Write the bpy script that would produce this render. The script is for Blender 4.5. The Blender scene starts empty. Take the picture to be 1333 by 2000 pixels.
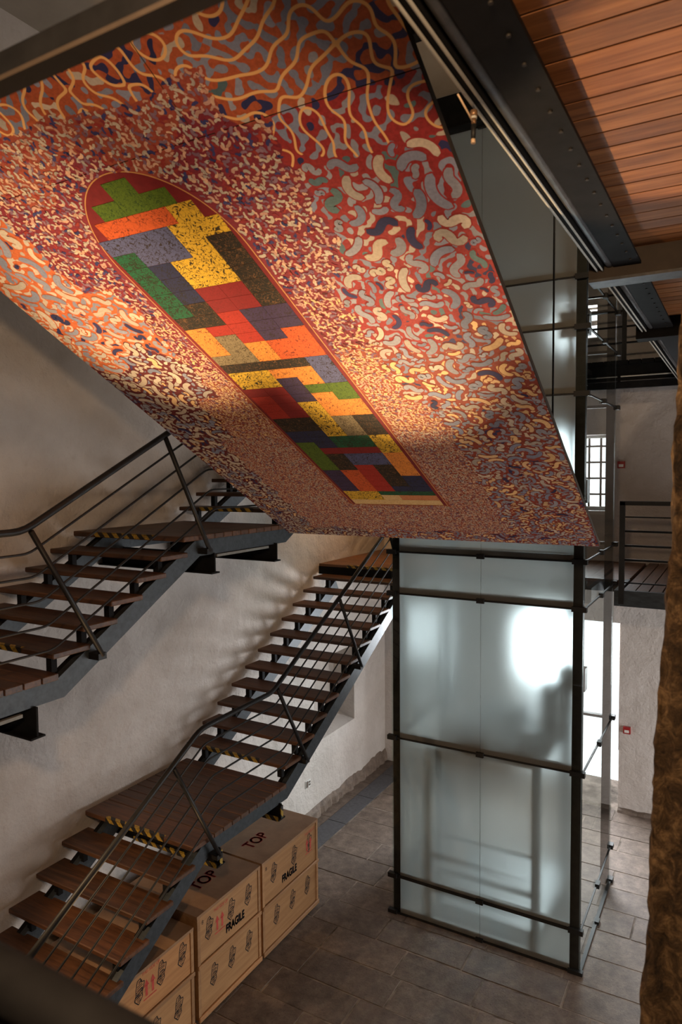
import bpy, math, random
import numpy as np
from mathutils import Vector, Matrix

random.seed(7)
S = bpy.context.scene
COL = S.collection

# ------------------------------------------------------------------ camera
YAW, PITCH, ROLL, FPX = .5223, -.0578, -.0082, 1367.8
fw = Vector((-math.sin(YAW) * math.cos(PITCH), math.cos(YAW) * math.cos(PITCH), math.sin(PITCH)))
rt = Vector((math.cos(YAW), math.sin(YAW), 0))
up = rt.cross(fw)
r2 = rt * math.cos(ROLL) + up * math.sin(ROLL)
u2 = up * math.cos(ROLL) - rt * math.sin(ROLL)
cam = bpy.data.cameras.new('camera')
cam.sensor_fit = 'VERTICAL'
cam.sensor_height = 36
cam.lens = FPX / 2000 * 36
cam.clip_start = .02
cam.dof.use_dof = True
cam.dof.focus_distance = 8.5
cam.dof.aperture_fstop = 3.5
camo = bpy.data.objects.new('camera', cam)
COL.objects.link(camo)
m = Matrix.Identity(4)
for i in range(3):
    m[i][0], m[i][1], m[i][2] = r2[i], u2[i], -fw[i]
m[2][3] = 5.6
camo.matrix_world = m
S.camera = camo

# ------------------------------------------------------------------ world, exposure
w = bpy.data.worlds.new('world')
S.world = w
w.use_nodes = True
bg = w.node_tree.nodes['Background']
bg.inputs[0].default_value = (.93, .96, 1, 1)
bg.inputs[1].default_value = 2.2
S.view_settings.view_transform = 'Standard'
S.view_settings.look = 'None'
S.view_settings.exposure = 0
S.view_settings.gamma = 1
S.view_settings.use_curve_mapping = False

# ------------------------------------------------------------------ daylight at the openings, warm uplights, added fills
def area(name, loc, size, power, color, rot):
    l = bpy.data.lights.new(name, 'AREA')
    l.shape = 'RECTANGLE'
    l.size, l.size_y = size
    l.energy = power
    l.color = color
    o = bpy.data.objects.new(name, l)
    o.location = loc
    o.rotation_euler = rot
    COL.objects.link(o)
    return o

def aim(loc, tgt):
    return (Vector(tgt) - Vector(loc)).to_track_quat('-Z', 'Y').to_euler()

def spot(name, loc, tgt, power, color, angle, blend=.6, radius=.04):
    l = bpy.data.lights.new(name, 'SPOT')
    l.energy = power
    l.color = color
    l.spot_size = math.radians(angle)
    l.spot_blend = blend
    l.shadow_soft_size = radius
    o = bpy.data.objects.new(name, l)
    o.location = loc
    o.rotation_euler = aim(loc, tgt)
    COL.objects.link(o)
    return o

COOL = (.92, .96, 1)
WARM = (1, .62, .3)
WARM2 = (1, .69, .36)
R90 = math.radians(90)
area('daylight_door', (-2.5, 12.45, 2.55), (1.7, 1.1), 420, COOL, (-R90, 0, 0))
area('daylight_window', (-2.5, 12.45, 5.55), (1.2, 1.2), 90, COOL, (-R90, 0, 0))
area('daylight_fill_right', (4.6, 8.2, 1.6), (2.8, 4.5), 250, (1, .94, .89), (0, R90, 0))  # added fill daylight through an unseen opening in the right wall
area('daylight_high_window', (-2.42, 12.45, 7.98), (.6, .45), 70, COOL, (-R90, 0, 0))
spot('uplight_left', (-3.5, 4.6, .25), (-3.38, 3.2, 6.5), 5600, WARM2, 18, 1)
spot('uplight_right', (-2.3, 5.0, .25), (-1.98, 3.7, 6.4), 5000, WARM2, 18, 1)
spot('uplight_wide', (-3.7, 4.3, .25), (-2.6, 3.8, 6.0), 260, WARM, 80, .8)
spot('uplight_boards', (-3.7, 4.2, .25), (.15, 3.1, 7.0), 2000, (1, .66, .34), 17, .35, .03)
spot('warm_wall_fill', (-.2, -.4, 6.6), (-4.0, 5.5, 4.5), 390, (1, .66, .38), 130, .8, .12)  # added warm fill from behind the camera, washes left wall and pillar
spot('upper_pane_fill', (-.2, 5.4, 8.1), (-3.0, 7.9, 8.8), 130, (1, .72, .46), 150, .8, .1)  # added warm fill for upper elevator panes and roof, hidden above the deck
spot('stair_lamp', (-5.1, 2.3, 3.55), (-3.5, 7.0, 0), 170, (1, .66, .36), 62, .6, .02)
spot('deck_lamp', (-5.0, 9.3, 6.7), (-5.0, 9.7, 4.1), 260, (1, .58, .26), 110, .8, .05)

# ------------------------------------------------------------------ materials
def new_mat(name):
    mt = bpy.data.materials.new(name)
    mt.use_nodes = True
    nt = mt.node_tree
    p = nt.nodes['Principled BSDF']
    return mt, nt, p

def nd(nt, t, **kw):
    n = nt.nodes.new(t)
    for k, v in kw.items():
        if k.startswith('i_'):
            n.inputs[k[2:].replace('_', ' ')].default_value = v
        else:
            setattr(n, k, v)
    return n

def ramp(nt, fac, stops):
    r = nt.nodes.new('ShaderNodeValToRGB')
    e = r.color_ramp.elements
    while len(e) < len(stops):
        e.new(.5)
    for el, (pos, c) in zip(e, stops):
        el.position = pos
        el.color = (*c, 1)
    nt.links.new(fac, r.inputs[0])
    return r.outputs[0]

def coords(nt, scale=(1, 1, 1), kind='Object', objvar=False):
    tc = nt.nodes.new('ShaderNodeTexCoord')
    mp = nt.nodes.new('ShaderNodeMapping')
    mp.inputs['Scale'].default_value = scale
    nt.links.new(tc.outputs[kind], mp.inputs[0])
    if objvar:
        oi = nt.nodes.new('ShaderNodeObjectInfo')
        mu = nd(nt, 'ShaderNodeVectorMath', operation='SCALE')
        cb = nt.nodes.new('ShaderNodeCombineXYZ')
        for i in range(3):
            nt.links.new(oi.outputs['Random'], cb.inputs[i])
        nt.links.new(cb.outputs[0], mu.inputs[0])
        mu.inputs['Scale'].default_value = 37
        nt.links.new(mu.outputs[0], mp.inputs['Location'])
    return mp.outputs[0]

def noise(nt, vec, scale, detail=4, rough=.6, dist=0):
    n = nd(nt, 'ShaderNodeTexNoise')
    n.inputs['Scale'].default_value = scale
    n.inputs['Detail'].default_value = detail
    n.inputs['Roughness'].default_value = rough
    n.inputs['Distortion'].default_value = dist
    nt.links.new(vec, n.inputs['Vector'])
    return n.outputs['Fac']

def bump(nt, p, h, strength, dist=.02):
    b = nd(nt, 'ShaderNodeBump')
    b.inputs['Strength'].default_value = strength
    b.inputs['Distance'].default_value = dist
    nt.links.new(h, b.inputs['Height'])
    nt.links.new(b.outputs[0], p.inputs['Normal'])

def mul(nt, a, b, fac=1.0):
    x = nd(nt, 'ShaderNodeMix', data_type='RGBA', blend_type='MULTIPLY')
    x.inputs[0].default_value = fac
    nt.links.new(a, x.inputs[6])
    nt.links.new(b, x.inputs[7])
    return x.outputs[2]

def noisy(name, c0, c1, scale=6, rough=.7, metal=0, bs=0, bscale=40, stretch=(1, 1, 1), objvar=False, lo=.3, hi=.7, bd=.01, spec=.5):
    mt, nt, p = new_mat(name)
    v = coords(nt, stretch, objvar=objvar)
    c = ramp(nt, noise(nt, v, scale, 6), [(lo, c0), (hi, c1)])
    nt.links.new(c, p.inputs['Base Color'])
    p.inputs['Roughness'].default_value = rough
    p.inputs['Metallic'].default_value = metal
    p.inputs['Specular IOR Level'].default_value = spec
    if bs:
        bump(nt, p, noise(nt, v, bscale, 5), bs, bd)
    return mt

def wood(name, c0, c1, axis='X', rough=.5, scale=3.0, gap=.35):
    mt, nt, p = new_mat(name)
    st = {'X': (.6, 9, 9), 'Y': (9, .6, 9)}[axis]
    v = coords(nt, st, objvar=True)
    n1 = noise(nt, v, scale, 7, .65, .4)
    c = ramp(nt, n1, [(gap, c0), (.7, c1)])
    oi = nt.nodes.new('ShaderNodeObjectInfo')
    vr = ramp(nt, oi.outputs['Random'], [(0, (.72, .68, .66)), (.5, (1, 1, 1)), (1, (1.15, 1.02, .9))])
    nt.links.new(mul(nt, c, vr), p.inputs['Base Color'])
    p.inputs['Roughness'].default_value = rough
    bump(nt, p, n1, .25, .004)
    return mt

def plaster(name, c0, c1, stain):
    mt, nt, p = new_mat(name)
    v = coords(nt)
    a = ramp(nt, noise(nt, v, 1.3, 6), [(.3, c0), (.68, c1)])
    b = ramp(nt, noise(nt, v, 4.5, 8, .7), [(.28, stain), (.42, (1, 1, 1))])
    nt.links.new(mul(nt, a, b, .5), p.inputs['Base Color'])
    p.inputs['Roughness'].default_value = .9
    p.inputs['Specular IOR Level'].default_value = .2
    n1 = noise(nt, v, 5, 3, .5)
    n2 = noise(nt, v, 26, 6, .65)
    ad = nd(nt, 'ShaderNodeMath', operation='MULTIPLY_ADD')
    nt.links.new(n2, ad.inputs[0])
    ad.inputs[1].default_value = .35
    nt.links.new(n1, ad.inputs[2])
    bump(nt, p, ad.outputs[0], .9, .045)
    return mt

M = {}
M['plaster'] = plaster('plaster', (.52, .47, .43), (.66, .61, .57), (.8, .76, .72))
M['plaster_back'] = plaster('plaster_back', (.55, .51, .48), (.66, .62, .6), (.85, .82, .8))
M['ceil'] = noisy('ceiling_paint', (.36, .31, .25), (.44, .38, .31), 2, .9, spec=.2)
M['steel'] = noisy('black_steel', (.004, .004, .0045), (.010, .010, .011), 9, .75, spec=.15)
M['beam_grey'] = noisy('worn_grey_steel', (.035, .036, .04), (.09, .09, .095), 14, .5, .2)
M['stringer'] = noisy('blue_grey_steel', (.018, .024, .030), (.045, .055, .065), 8, .5, .2, stretch=(1, 3, 3))
M['brown_steel'] = noisy('brown_painted_steel', (.030, .020, .013), (.05, .034, .022), 8, .65)
M['post_steel'] = noisy('elevator_steel', (.018, .015, .013), (.034, .029, .025), 12, .6, .1, spec=.3)
M['rail'] = noisy('rail_steel', (.006, .006, .007), (.015, .014, .0135), 10, .5, .1, spec=.35)
M['galv'] = noisy('pale_conduit_paint', (.50, .49, .44), (.62, .60, .54), 20, .6)
M['tray'] = noisy('grey_tray_paint', (.13, .13, .115), (.19, .19, .17), 20, .6)
M['tread'] = wood('tread_wood', (.04, .017, .008), (.125, .054, .022), 'X')
M['deckwood'] = wood('deck_wood', (.075, .032, .013), (.20, .09, .036), 'X')
M['deckwood_y'] = wood('deck_wood_lengthwise', (.07, .032, .016), (.17, .085, .045), 'Y')
M['ceilwood'] = wood('ceiling_plank_wood', (.15, .052, .014), (.36, .15, .05), 'X', .6)
M['ply'] = wood('plywood', (.34, .175, .07), (.47, .265, .115), 'Y', .6, 2.0)
M['plytop'] = noisy('plywood_lid', (.23, .125, .062), (.33, .19, .10), 5, .6, objvar=True)
M['batten'] = wood('pine_batten', (.30, .16, .07), (.43, .25, .12), 'Y', .6, 2.0)
M['black_ink'] = noisy('black_ink', (.006, .006, .007), (.012, .012, .014), 9, .8)
M['red_ink'] = noisy('red_ink', (.42, .045, .035), (.55, .09, .065), 12, .8)
M['floor_bed'] = noisy('floor_mortar', (.05, .04, .03), (.36, .30, .25), 4, .95)
M['drain'] = noisy('drain_metal', (.075, .075, .082), (.12, .12, .13), 18, .6, .3)
M['clip'] = noisy('black_clip', (.004, .004, .004), (.009, .009, .009), 9, .6)
M['redplastic'] = noisy('red_plastic', (.30, .012, .015), (.36, .02, .02), 9, .4)
M['white'] = noisy('white_plastic', (.7, .69, .66), (.78, .77, .74), 9, .5)
M['mach'] = noisy('lift_machinery', (.05, .05, .05), (.10, .10, .10), 9, .5, .4)
M['cab'] = noisy('lift_cab_steel', (.10, .10, .10), (.16, .16, .16), 9, .45, .5)
M['cabglass'] = None
M['copper'] = noisy('brown_brass', (.22, .12, .06), (.32, .19, .1), 9, .4, .5)
M['cream'] = noisy('cream_plastic', (.6, .42, .26), (.66, .47, .3), 9, .5)
M['winframe'] = noisy('window_frame_paint', (.10, .075, .06), (.15, .115, .09), 9, .6)

def slab_mat():
    mt, nt, p = new_mat('paving_stone')
    v = coords(nt, objvar=True)
    c = ramp(nt, noise(nt, v, 7, 9, .75), [(.25, (.062, .044, .033)), (.5, (.155, .118, .093)), (.75, (.27, .215, .178))])
    sp = ramp(nt, noise(nt, v, 55, 3, .6), [(.30, (.35, .32, .3)), (.40, (1, 1, 1))])
    oi = nt.nodes.new('ShaderNodeObjectInfo')
    vr = ramp(nt, oi.outputs['Random'], [(0, (.78, .76, .75)), (1, (1.1, 1.06, 1.02))])
    nt.links.new(mul(nt, mul(nt, c, sp, .8), vr), p.inputs['Base Color'])
    p.inputs['Roughness'].default_value = .62
    bump(nt, p, noise(nt, v, 45, 6, .7), .5, .012)
    return mt
M['slab'] = slab_mat()

def rock_mat():
    mt, nt, p = new_mat('rough_stone')
    v = coords(nt)
    c = ramp(nt, noise(nt, v, 13, 9, .78, .8), [(.36, (.03, .016, .007)), (.5, (.15, .085, .036)), (.64, (.46, .29, .14))])
    nt.links.new(c, p.inputs['Base Color'])
    p.inputs['Roughness'].default_value = .95
    bump(nt, p, noise(nt, v, 28, 8, .75, .5), 1, .05)
    return mt
M['rock'] = rock_mat()

def stripes():
    mt, nt, p = new_mat('hazard_tape')
    v = coords(nt)
    sx = nt.nodes.new('ShaderNodeSeparateXYZ')
    nt.links.new(v, sx.inputs[0])
    a = nd(nt, 'ShaderNodeMath', operation='ADD')
    nt.links.new(sx.outputs[0], a.inputs[0])
    nt.links.new(sx.outputs[1], a.inputs[1])
    a2 = nd(nt, 'ShaderNodeMath', operation='ADD')
    nt.links.new(a.outputs[0], a2.inputs[0])
    nt.links.new(sx.outputs[2], a2.inputs[1])
    b = nd(nt, 'ShaderNodeMath', operation='MULTIPLY')
    nt.links.new(a2.outputs[0], b.inputs[0])
    b.inputs[1].default_value = 7.5
    f = nd(nt, 'ShaderNodeMath', operation='FRACT')
    nt.links.new(b.outputs[0], f.inputs[0])
    g = nd(nt, 'ShaderNodeMath', operation='GREATER_THAN')
    nt.links.new(f.outputs[0], g.inputs[0])
    g.inputs[1].default_value = .5
    c = ramp(nt, g.outputs[0], [(0, (.012, .011, .01)), (1, (.40, .26, .03))])
    n = ramp(nt, noise(nt, v, 60, 4), [(.35, (.45, .42, .4)), (.6, (1, 1, 1))])
    nt.links.new(mul(nt, c, n), p.inputs['Base Color'])
    p.inputs['Roughness'].default_value = .6
    return mt
M['hazard'] = stripes()

def clear_glass():
    mt, nt, p = new_mat('clear_glass')
    nt.nodes.remove(p)
    out = nt.nodes['Material Output']
    t = nd(nt, 'ShaderNodeBsdfTransparent')
    t.inputs[0].default_value = (.88, .95, .93, 1)
    g = nd(nt, 'ShaderNodeBsdfGlossy')
    g.inputs['Roughness'].default_value = .01
    fr = nd(nt, 'ShaderNodeFresnel')
    fr.inputs[0].default_value = 1.45
    mx = nd(nt, 'ShaderNodeMixShader')
    nt.links.new(fr.outputs[0], mx.inputs[0])
    nt.links.new(t.outputs[0], mx.inputs[1])
    nt.links.new(g.outputs[0], mx.inputs[2])
    nt.links.new(mx.outputs[0], out.inputs[0])
    return mt
M['clear'] = clear_glass()

def frosted():
    mt, nt, p = new_mat('frosted_glass')
    nt.nodes.remove(p)
    out = nt.nodes['Material Output']
    rf = nd(nt, 'ShaderNodeBsdfRefraction')
    rf.inputs['Color'].default_value = (.74, .81, .81, 1)
    rf.inputs['Roughness'].default_value = .32
    rf.inputs['IOR'].default_value = 1.35
    tl = nd(nt, 'ShaderNodeBsdfTranslucent')
    tl.inputs[0].default_value = (.72, .80, .79, 1)
    df = nd(nt, 'ShaderNodeBsdfDiffuse')
    df.inputs[0].default_value = (.46, .43, .38, 1)
    a = nd(nt, 'ShaderNodeMixShader')
    a.inputs[0].default_value = .14
    nt.links.new(rf.outputs[0], a.inputs[1])
    nt.links.new(tl.outputs[0], a.inputs[2])
    b = nd(nt, 'ShaderNodeMixShader')
    b.inputs[0].default_value = .22
    nt.links.new(a.outputs[0], b.inputs[1])
    nt.links.new(df.outputs[0], b.inputs[2])
    nt.links.new(b.outputs[0], out.inputs[0])
    return mt
M['frost'] = frosted()

def attr_mat(name, rough=.75):
    mt, nt, p = new_mat(name)
    a = nd(nt, 'ShaderNodeAttribute', attribute_name='paint')
    v = coords(nt)
    n = ramp(nt, noise(nt, v, 60, 3), [(.3, (.82, .82, .82)), (.7, (1.08, 1.08, 1.08))])
    nt.links.new(mul(nt, a.outputs['Color'], n), p.inputs['Base Color'])
    p.inputs['Roughness'].default_value = rough
    p.inputs['Specular IOR Level'].default_value = .25
    return mt
M['strokes'] = attr_mat('painted_strokes')

def scribble(name, base, ink, scale=34, width=.035, amount=1.0):
    """painted block with thin looping scribbles drawn over the colour"""
    mt, nt, p = new_mat(name)
    v = coords(nt, objvar=True)
    n = noise(nt, v, scale, 1.5, .5, 1.2)
    s = nd(nt, 'ShaderNodeMath', operation='SUBTRACT')
    nt.links.new(n, s.inputs[0])
    s.inputs[1].default_value = .5
    ab = nd(nt, 'ShaderNodeMath', operation='ABSOLUTE')
    nt.links.new(s.outputs[0], ab.inputs[0])
    g = noise(nt, v, scale * .45, 2)
    g2 = nd(nt, 'ShaderNodeMath', operation='MULTIPLY')
    nt.links.new(g, g2.inputs[0])
    g2.inputs[1].default_value = width * 2 * amount
    lt = nd(nt, 'ShaderNodeMath', operation='LESS_THAN')
    nt.links.new(ab.outputs[0], lt.inputs[0])
    nt.links.new(g2.outputs[0], lt.inputs[1])
    mott = ramp(nt, noise(nt, v, 90, 4), [(.3, tuple(.78 * c for c in base)), (.7, base)])
    mx = nd(nt, 'ShaderNodeMix', data_type='RGBA')
    nt.links.new(lt.outputs[0], mx.inputs[0])
    nt.links.new(mott, mx.inputs[6])
    mx.inputs[7].default_value = (*ink, 1)
    nt.links.new(mx.outputs[2], p.inputs['Base Color'])
    p.inputs['Roughness'].default_value = .7
    p.inputs['Specular IOR Level'].default_value = .25
    return mt

# ------------------------------------------------------------------ builders
class MB:
    def __init__(s):
        s.v, s.f, s.smooth = [], [], []
    def quad(s, pts):
        k = len(s.v)
        s.v += [tuple(p) for p in pts]
        s.f.append(tuple(range(k, k + len(pts))))
        s.smooth.append(False)
        return s
    def box(s, x0, x1, y0, y1, z0, z1):
        k = len(s.v)
        s.v += [(x, y, z) for z in (z0, z1) for y in (y0, y1) for x in (x0, x1)]
        for f in ((0, 2, 3, 1), (4, 5, 7, 6), (0, 1, 5, 4), (2, 6, 7, 3), (0, 4, 6, 2), (1, 3, 7, 5)):
            s.f.append(tuple(k + i for i in f))
            s.smooth.append(False)
        return s
    def prism_yz(s, poly, x0, x1):
        k, n = len(s.v), len(poly)
        s.v += [(x0, y, z) for y, z in poly] + [(x1, y, z) for y, z in poly]
        s.f.append(tuple(k + i for i in range(n)))
        s.f.append(tuple(k + n + i for i in reversed(range(n))))
        for i in range(n):
            j = (i + 1) % n
            s.f.append((k + i, k + n + i, k + n + j, k + j))
        s.smooth += [False] * (n + 2)
        return s
    def tube(s, pts, r, n=8, caps=True):
        pts = [Vector(p) for p in pts]
        k = len(s.v)
        m_ = len(pts)
        for i, p in enumerate(pts):
            if i == 0:
                t = pts[1] - p
            elif i == m_ - 1:
                t = p - pts[i - 1]
            else:
                t = (pts[i + 1] - p).normalized() + (p - pts[i - 1]).normalized()
            t.normalize()
            ref = Vector((0, 0, 1)) if abs(t.z) < .92 else Vector((1, 0, 0))
            a = t.cross(ref).normalized()
            b = t.cross(a)
            for q in range(n):
                an = 2 * math.pi * q / n
                s.v.append(tuple(p + (a * math.cos(an) + b * math.sin(an)) * r))
        for i in range(m_ - 1):
            for q in range(n):
                q2 = (q + 1) % n
                s.f.append((k + i * n + q, k + i * n + q2, k + (i + 1) * n + q2, k + (i + 1) * n + q))
                s.smooth.append(True)
        if caps:
            s.f.append(tuple(k + q for q in reversed(range(n))))
            s.f.append(tuple(k + (m_ - 1) * n + q for q in range(n)))
            s.smooth += [False, False]
        return s
    def mesh(s, name, off=(0, 0, 0)):
        me = bpy.data.meshes.new(name)
        me.from_pydata([(x - off[0], y - off[1], z - off[2]) for x, y, z in s.v], [], s.f)
        me.polygons.foreach_set('use_smooth', s.smooth)
        me.update()
        return me

def link(name, me, mat, parent=None, loc=None):
    o = bpy.data.objects.new(name, me)
    COL.objects.link(o)
    if mat is not None and len(me.materials) == 0:
        me.materials.append(M[mat] if isinstance(mat, str) else mat)
    if parent:
        o.parent = parent
    if loc is not None:
        o.location = loc
    return o

def part(root, name, mb, mat, label=None, base=None):
    """mesh given in world coordinates becomes a child of root"""
    off = base if base is not None else root['base']
    o = link(name, mb.mesh(name, tuple(off)), mat, root)
    if label:
        o['label'] = label
    return o

def sub(partobj, root, name, mb, mat):
    o = link(name, mb.mesh(name, tuple(root['base'])), mat, partobj)
    return o

def thing(name, label, cat, loc=(0, 0, 0), group=None):
    o = bpy.data.objects.new(name, None)
    o.empty_display_size = .1
    o.location = loc
    COL.objects.link(o)
    o['label'] = label
    o['category'] = cat
    o['base'] = list(loc)
    if group:
        o['group'] = group
    return o

def single(name, mb, mat, label, cat, group=None, base=None):
    c = base or tuple(np.mean(np.array(mb.v), 0))
    o = link(name, mb.mesh(name, c), mat, None, c)
    o['label'] = label
    o['category'] = cat
    if group:
        o['group'] = group
    return o

def struct(name, mb, mat, label=None, base=(0, 0, 0)):
    o = link(name, mb.mesh(name, base), mat, None, base)
    o['kind'] = 'structure'
    o['base'] = list(base)
    if label:
        o['label'] = label
    return o

def copies(root, name, me, mat, locs, rots=None):
    out = []
    for i, l in enumerate(locs):
        o = link(name, me, mat, root, l)
        if rots:
            o.rotation_euler = rots[i]
        out.append(o)
    return out

def bevel(o, wd=.006, seg=1):
    b = o.modifiers.new('bevel', 'BEVEL')
    b.width = wd
    b.segments = seg
    b.limit_method = 'ANGLE'

# ------------------------------------------------------------------ room shell
XW, YB, ZC = -5.936, 11.96, 9.82      # left wall, back wall, roof underside
XR, YN = 4.0, -3.0

# floor: mortar bed with individual slabs
fl = struct('floor', MB().box(XW - .5, XR, YN, YB + 1.2, -.3, -.007), 'floor_bed', 'worn grey stone slab floor')
rs = random.Random(11)
y = 3.4
n_slab = 0
while y < YB:
    h = rs.uniform(.42, .60)
    h = min(h, YB - y)
    if h < .12:
        break
    x = -5.36 - rs.uniform(0, .0)
    while x < 1.2:
        wd = min(rs.uniform(.62, 1.15), 1.25 - x)
        if wd < .08:
            break
        g = .008
        j = [rs.uniform(-.008, .008) for _ in range(4)]
        zt = rs.uniform(-.005, .002)
        b = MB()
        ya, yb = y + g, y + h - g
        xa, xb = x + g, x + wd - g
        b.v = [(xa - (x + wd / 2), ya + j[0] - y - h / 2, -.03), (xb - (x + wd / 2), ya + j[1] - y - h / 2, -.03),
               (xb - (x + wd / 2), yb + j[2] - y - h / 2, -.03), (xa - (x + wd / 2), yb + j[3] - y - h / 2, -.03)]
        b.v += [(p[0] * .99, p[1] * .985, 0) for p in b.v[:4]]
        b.f = [(4, 5, 6, 7), (0, 1, 5, 4), (1, 2, 6, 5), (2, 3, 7, 6), (3, 0, 4, 7)]
        b.smooth = [False] * 5
        link('paving_slab', b.mesh('paving_slab'), 'slab', fl, (x + wd / 2, y + h / 2, zt))
        n_slab += 1
        x += wd
    y += h
# narrow slabs between drain and wall
y = 7.4
while y < YB:
    h = rs.uniform(.5, .9)
    h = min(h, YB - y)
    link('paving_slab', MB().box(-.09, .09, -h / 2 + .006, h / 2 - .006, -.03, 0).mesh('paving_slab'), 'slab', fl, (-5.80, y + h / 2, -.002))
    y += h

# left wall with a deep window niche
NY0, NY1, NZ0, NZ1, ND = 9.39, 10.73, 1.2, 2.54, .42
b = MB()
b.box(XW - .6, XW, YN, NY0, 0, ZC).box(XW - .6, XW, NY1, YB + .6, 0, ZC)
b.box(XW - .6, XW, NY0, NY1, 0, NZ0 - .14).box(XW - .6, XW, NY0, NY1, NZ1, ZC)
b.box(XW - .6, XW - ND, NY0, NY1, NZ0 - .14, NZ1)
b.quad([(XW, NY0, NZ0), (XW, NY1, NZ0), (XW - ND, NY1, NZ0 + .12), (XW - ND, NY0, NZ0 + .12)])
b.quad([(XW, NY0, NZ0 - .14), (XW, NY1, NZ0 - .14), (XW, NY1, NZ0), (XW, NY0, NZ0)])
struct('wall_left', b, 'plaster', 'uneven whitewashed plaster wall behind the stairs')

# back wall with the ground door, the first-floor window and the small upper window
DX0, DX1, DZ = -3.35, -1.68, 3.11
WX0, WX1, WZ0, WZ1 = -3.15, -1.91, 4.93, 6.16
VX0, VX1, VZ0, VZ1 = -2.75, -2.10, 7.72, 8.24
T = .45
b = MB()
b.box(XW - .6, DX0, YB, YB + T, 0, 4.5).box(DX1, XR, YB, YB + T, 0, 4.5).box(DX0, DX1, YB, YB + T, DZ, 4.5)
b.box(XW - .6, WX0, YB, YB + T, 4.5, 7).box(WX1, XR, YB, YB + T, 4.5, 7)
b.box(WX0, WX1, YB, YB + T, 4.5, WZ0).box(WX0, WX1, YB, YB + T, WZ1, 7)
b.box(XW - .6, VX0, YB, YB + T, 7, ZC).box(VX1, XR, YB, YB + T, 7, ZC)
b.box(VX0, VX1, YB, YB + T, 7, VZ0).box(VX0, VX1, YB, YB + T, VZ1, ZC)
struct('wall_back', b, 'plaster_back', 'white plaster end wall with door and windows')

# enclosing walls and roof beyond the picture, with a ground-level opening added on the right for fill daylight
b = MB()
b.box(XR, XR + .5, YN, 5.8, 0, ZC).box(XR, XR + .5, 10.6, YB + T, 0, ZC).box(XR, XR + .5, 5.8, 10.6, 3.1, ZC)
struct('wall_right', b, 'plaster_back')
struct('wall_near', MB().box(XW - .6, XR + .5, YN - .4, YN, 0, ZC), 'plaster_back')
struct('ceiling', MB().box(XW - .6, XR + .5, YN - .4, YB + T, ZC, ZC + .3), 'ceil', 'beige roof underside between dark beams')

# broken plaster foot along the left and end walls
def rough_foot(name, pts_fn, n, seed, hmax, label):
    r = random.Random(seed)
    b = MB()
    base, top, out = [], [], []
    hh = .08
    for i in range(n + 1):
        t = i / n
        p, nrm = pts_fn(t)
        hh = min(hmax, max(.02, hh + r.uniform(-.05, .05)))
        e = hmax * .25 + hh * (.35 + .65 * max(0, (t - .25)))
        d = .03 + r.uniform(0, .05)
        base.append((p[0] + nrm[0] * d, p[1] + nrm[1] * d, 0))
        out.append((p[0] + nrm[0] * d * .7, p[1] + nrm[1] * d * .7, e * .6))
        top.append((p[0] + nrm[0] * .001, p[1] + nrm[1] * .001, e))
    for i in range(n):
        b.quad([base[i], base[i + 1], out[i + 1], out[i]])
        b.quad([out[i], out[i + 1], top[i + 1], top[i]])
    return struct(name, b, 'slab', label)
rough_foot('trim_1', lambda t: ((XW, 7.5 + t * 4.46), (1, 0)), 60, 3, .24, 'broken plaster foot of the stair wall showing stone')
rough_foot('trim_2', lambda t: ((DX1 + t * 3, YB), (0, -1)), 30, 5, .11, 'dark broken plaster foot of the end wall')

# door and windows
d1 = struct('door_1', MB().box(DX0 - .01, DX0 + .05, YB + .3, YB + .36, 0, DZ).box(DX1 - .05, DX1 + .01, YB + .3, YB + .36, 0.9, DZ)
            .box(DX0, DX1, YB + .3, YB + .36, DZ - .05, DZ + .01).box(-2.55, -2.47, YB + .3, YB + .36, 0, DZ), 'winframe', 'bright open doorway to the street')
wn = struct('window_1', MB().box(WX0 - .02, WX1 + .02, YB + .2, YB + .26, WZ0, WZ0 + .06).box(WX0, WX1, YB + .2, YB + .26, WZ1 - .05, WZ1)
            .box(WX0, WX0 + .05, YB + .2, YB + .26, WZ0, WZ1).box(WX1 - .05, WX1, YB + .2, YB + .26, WZ0, WZ1), 'white', 'bright barred window behind the elevator')
for zz in np.linspace(WZ0 + .26, WZ1 - .18, 4):
    b = MB().box(WX0, WX1, YB + .21, YB + .25, zz - .014, zz + .014)
    link('glazing_bar', b.mesh('glazing_bar'), 'winframe', wn)
for xx in (-2.84, -2.54, -2.235, -2.05):
    b = MB().box(xx - .016, xx + .016, YB + .205, YB + .255, WZ0, WZ1)
    link('glazing_bar', b.mesh('glazing_bar'), 'winframe', wn)
link('window_sill', MB().box(WX0 - .05, WX1 + .03, YB - .06, YB + .2, WZ0 - .06, WZ0).mesh('window_sill'), 'white', wn)
wv = struct('window_2', MB().box(VX0, VX1, YB + .2, YB + .26, 7.95, 8.03).box(VX0, VX1, YB + .2, YB + .26, VZ0, VZ0 + .04)
            .box(VX0, VX1, YB + .2, YB + .26, VZ1 - .03, VZ1), 'winframe', 'small high window with a crossbar')

# niche window frame is only plaster; wall outlet
ot = thing('wall_outlet', 'small power outlet low on the white wall beyond the crates', 'outlet', (XW, 9.17, .63))
part(ot, 'cover_plate', MB().box(XW, XW + .012, 9.10, 9.24, .57, .69), 'white')
part(ot, 'socket', MB().box(XW + .012, XW + .02, 9.115, 9.165, .58, .68), 'winframe')
part(ot, 'socket', MB().box(XW + .012, XW + .02, 9.19, 9.225, .595, .62), 'winframe')
part(ot, 'socket', MB().box(XW + .012, XW + .02, 9.19, 9.225, .64, .665), 'winframe')

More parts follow.
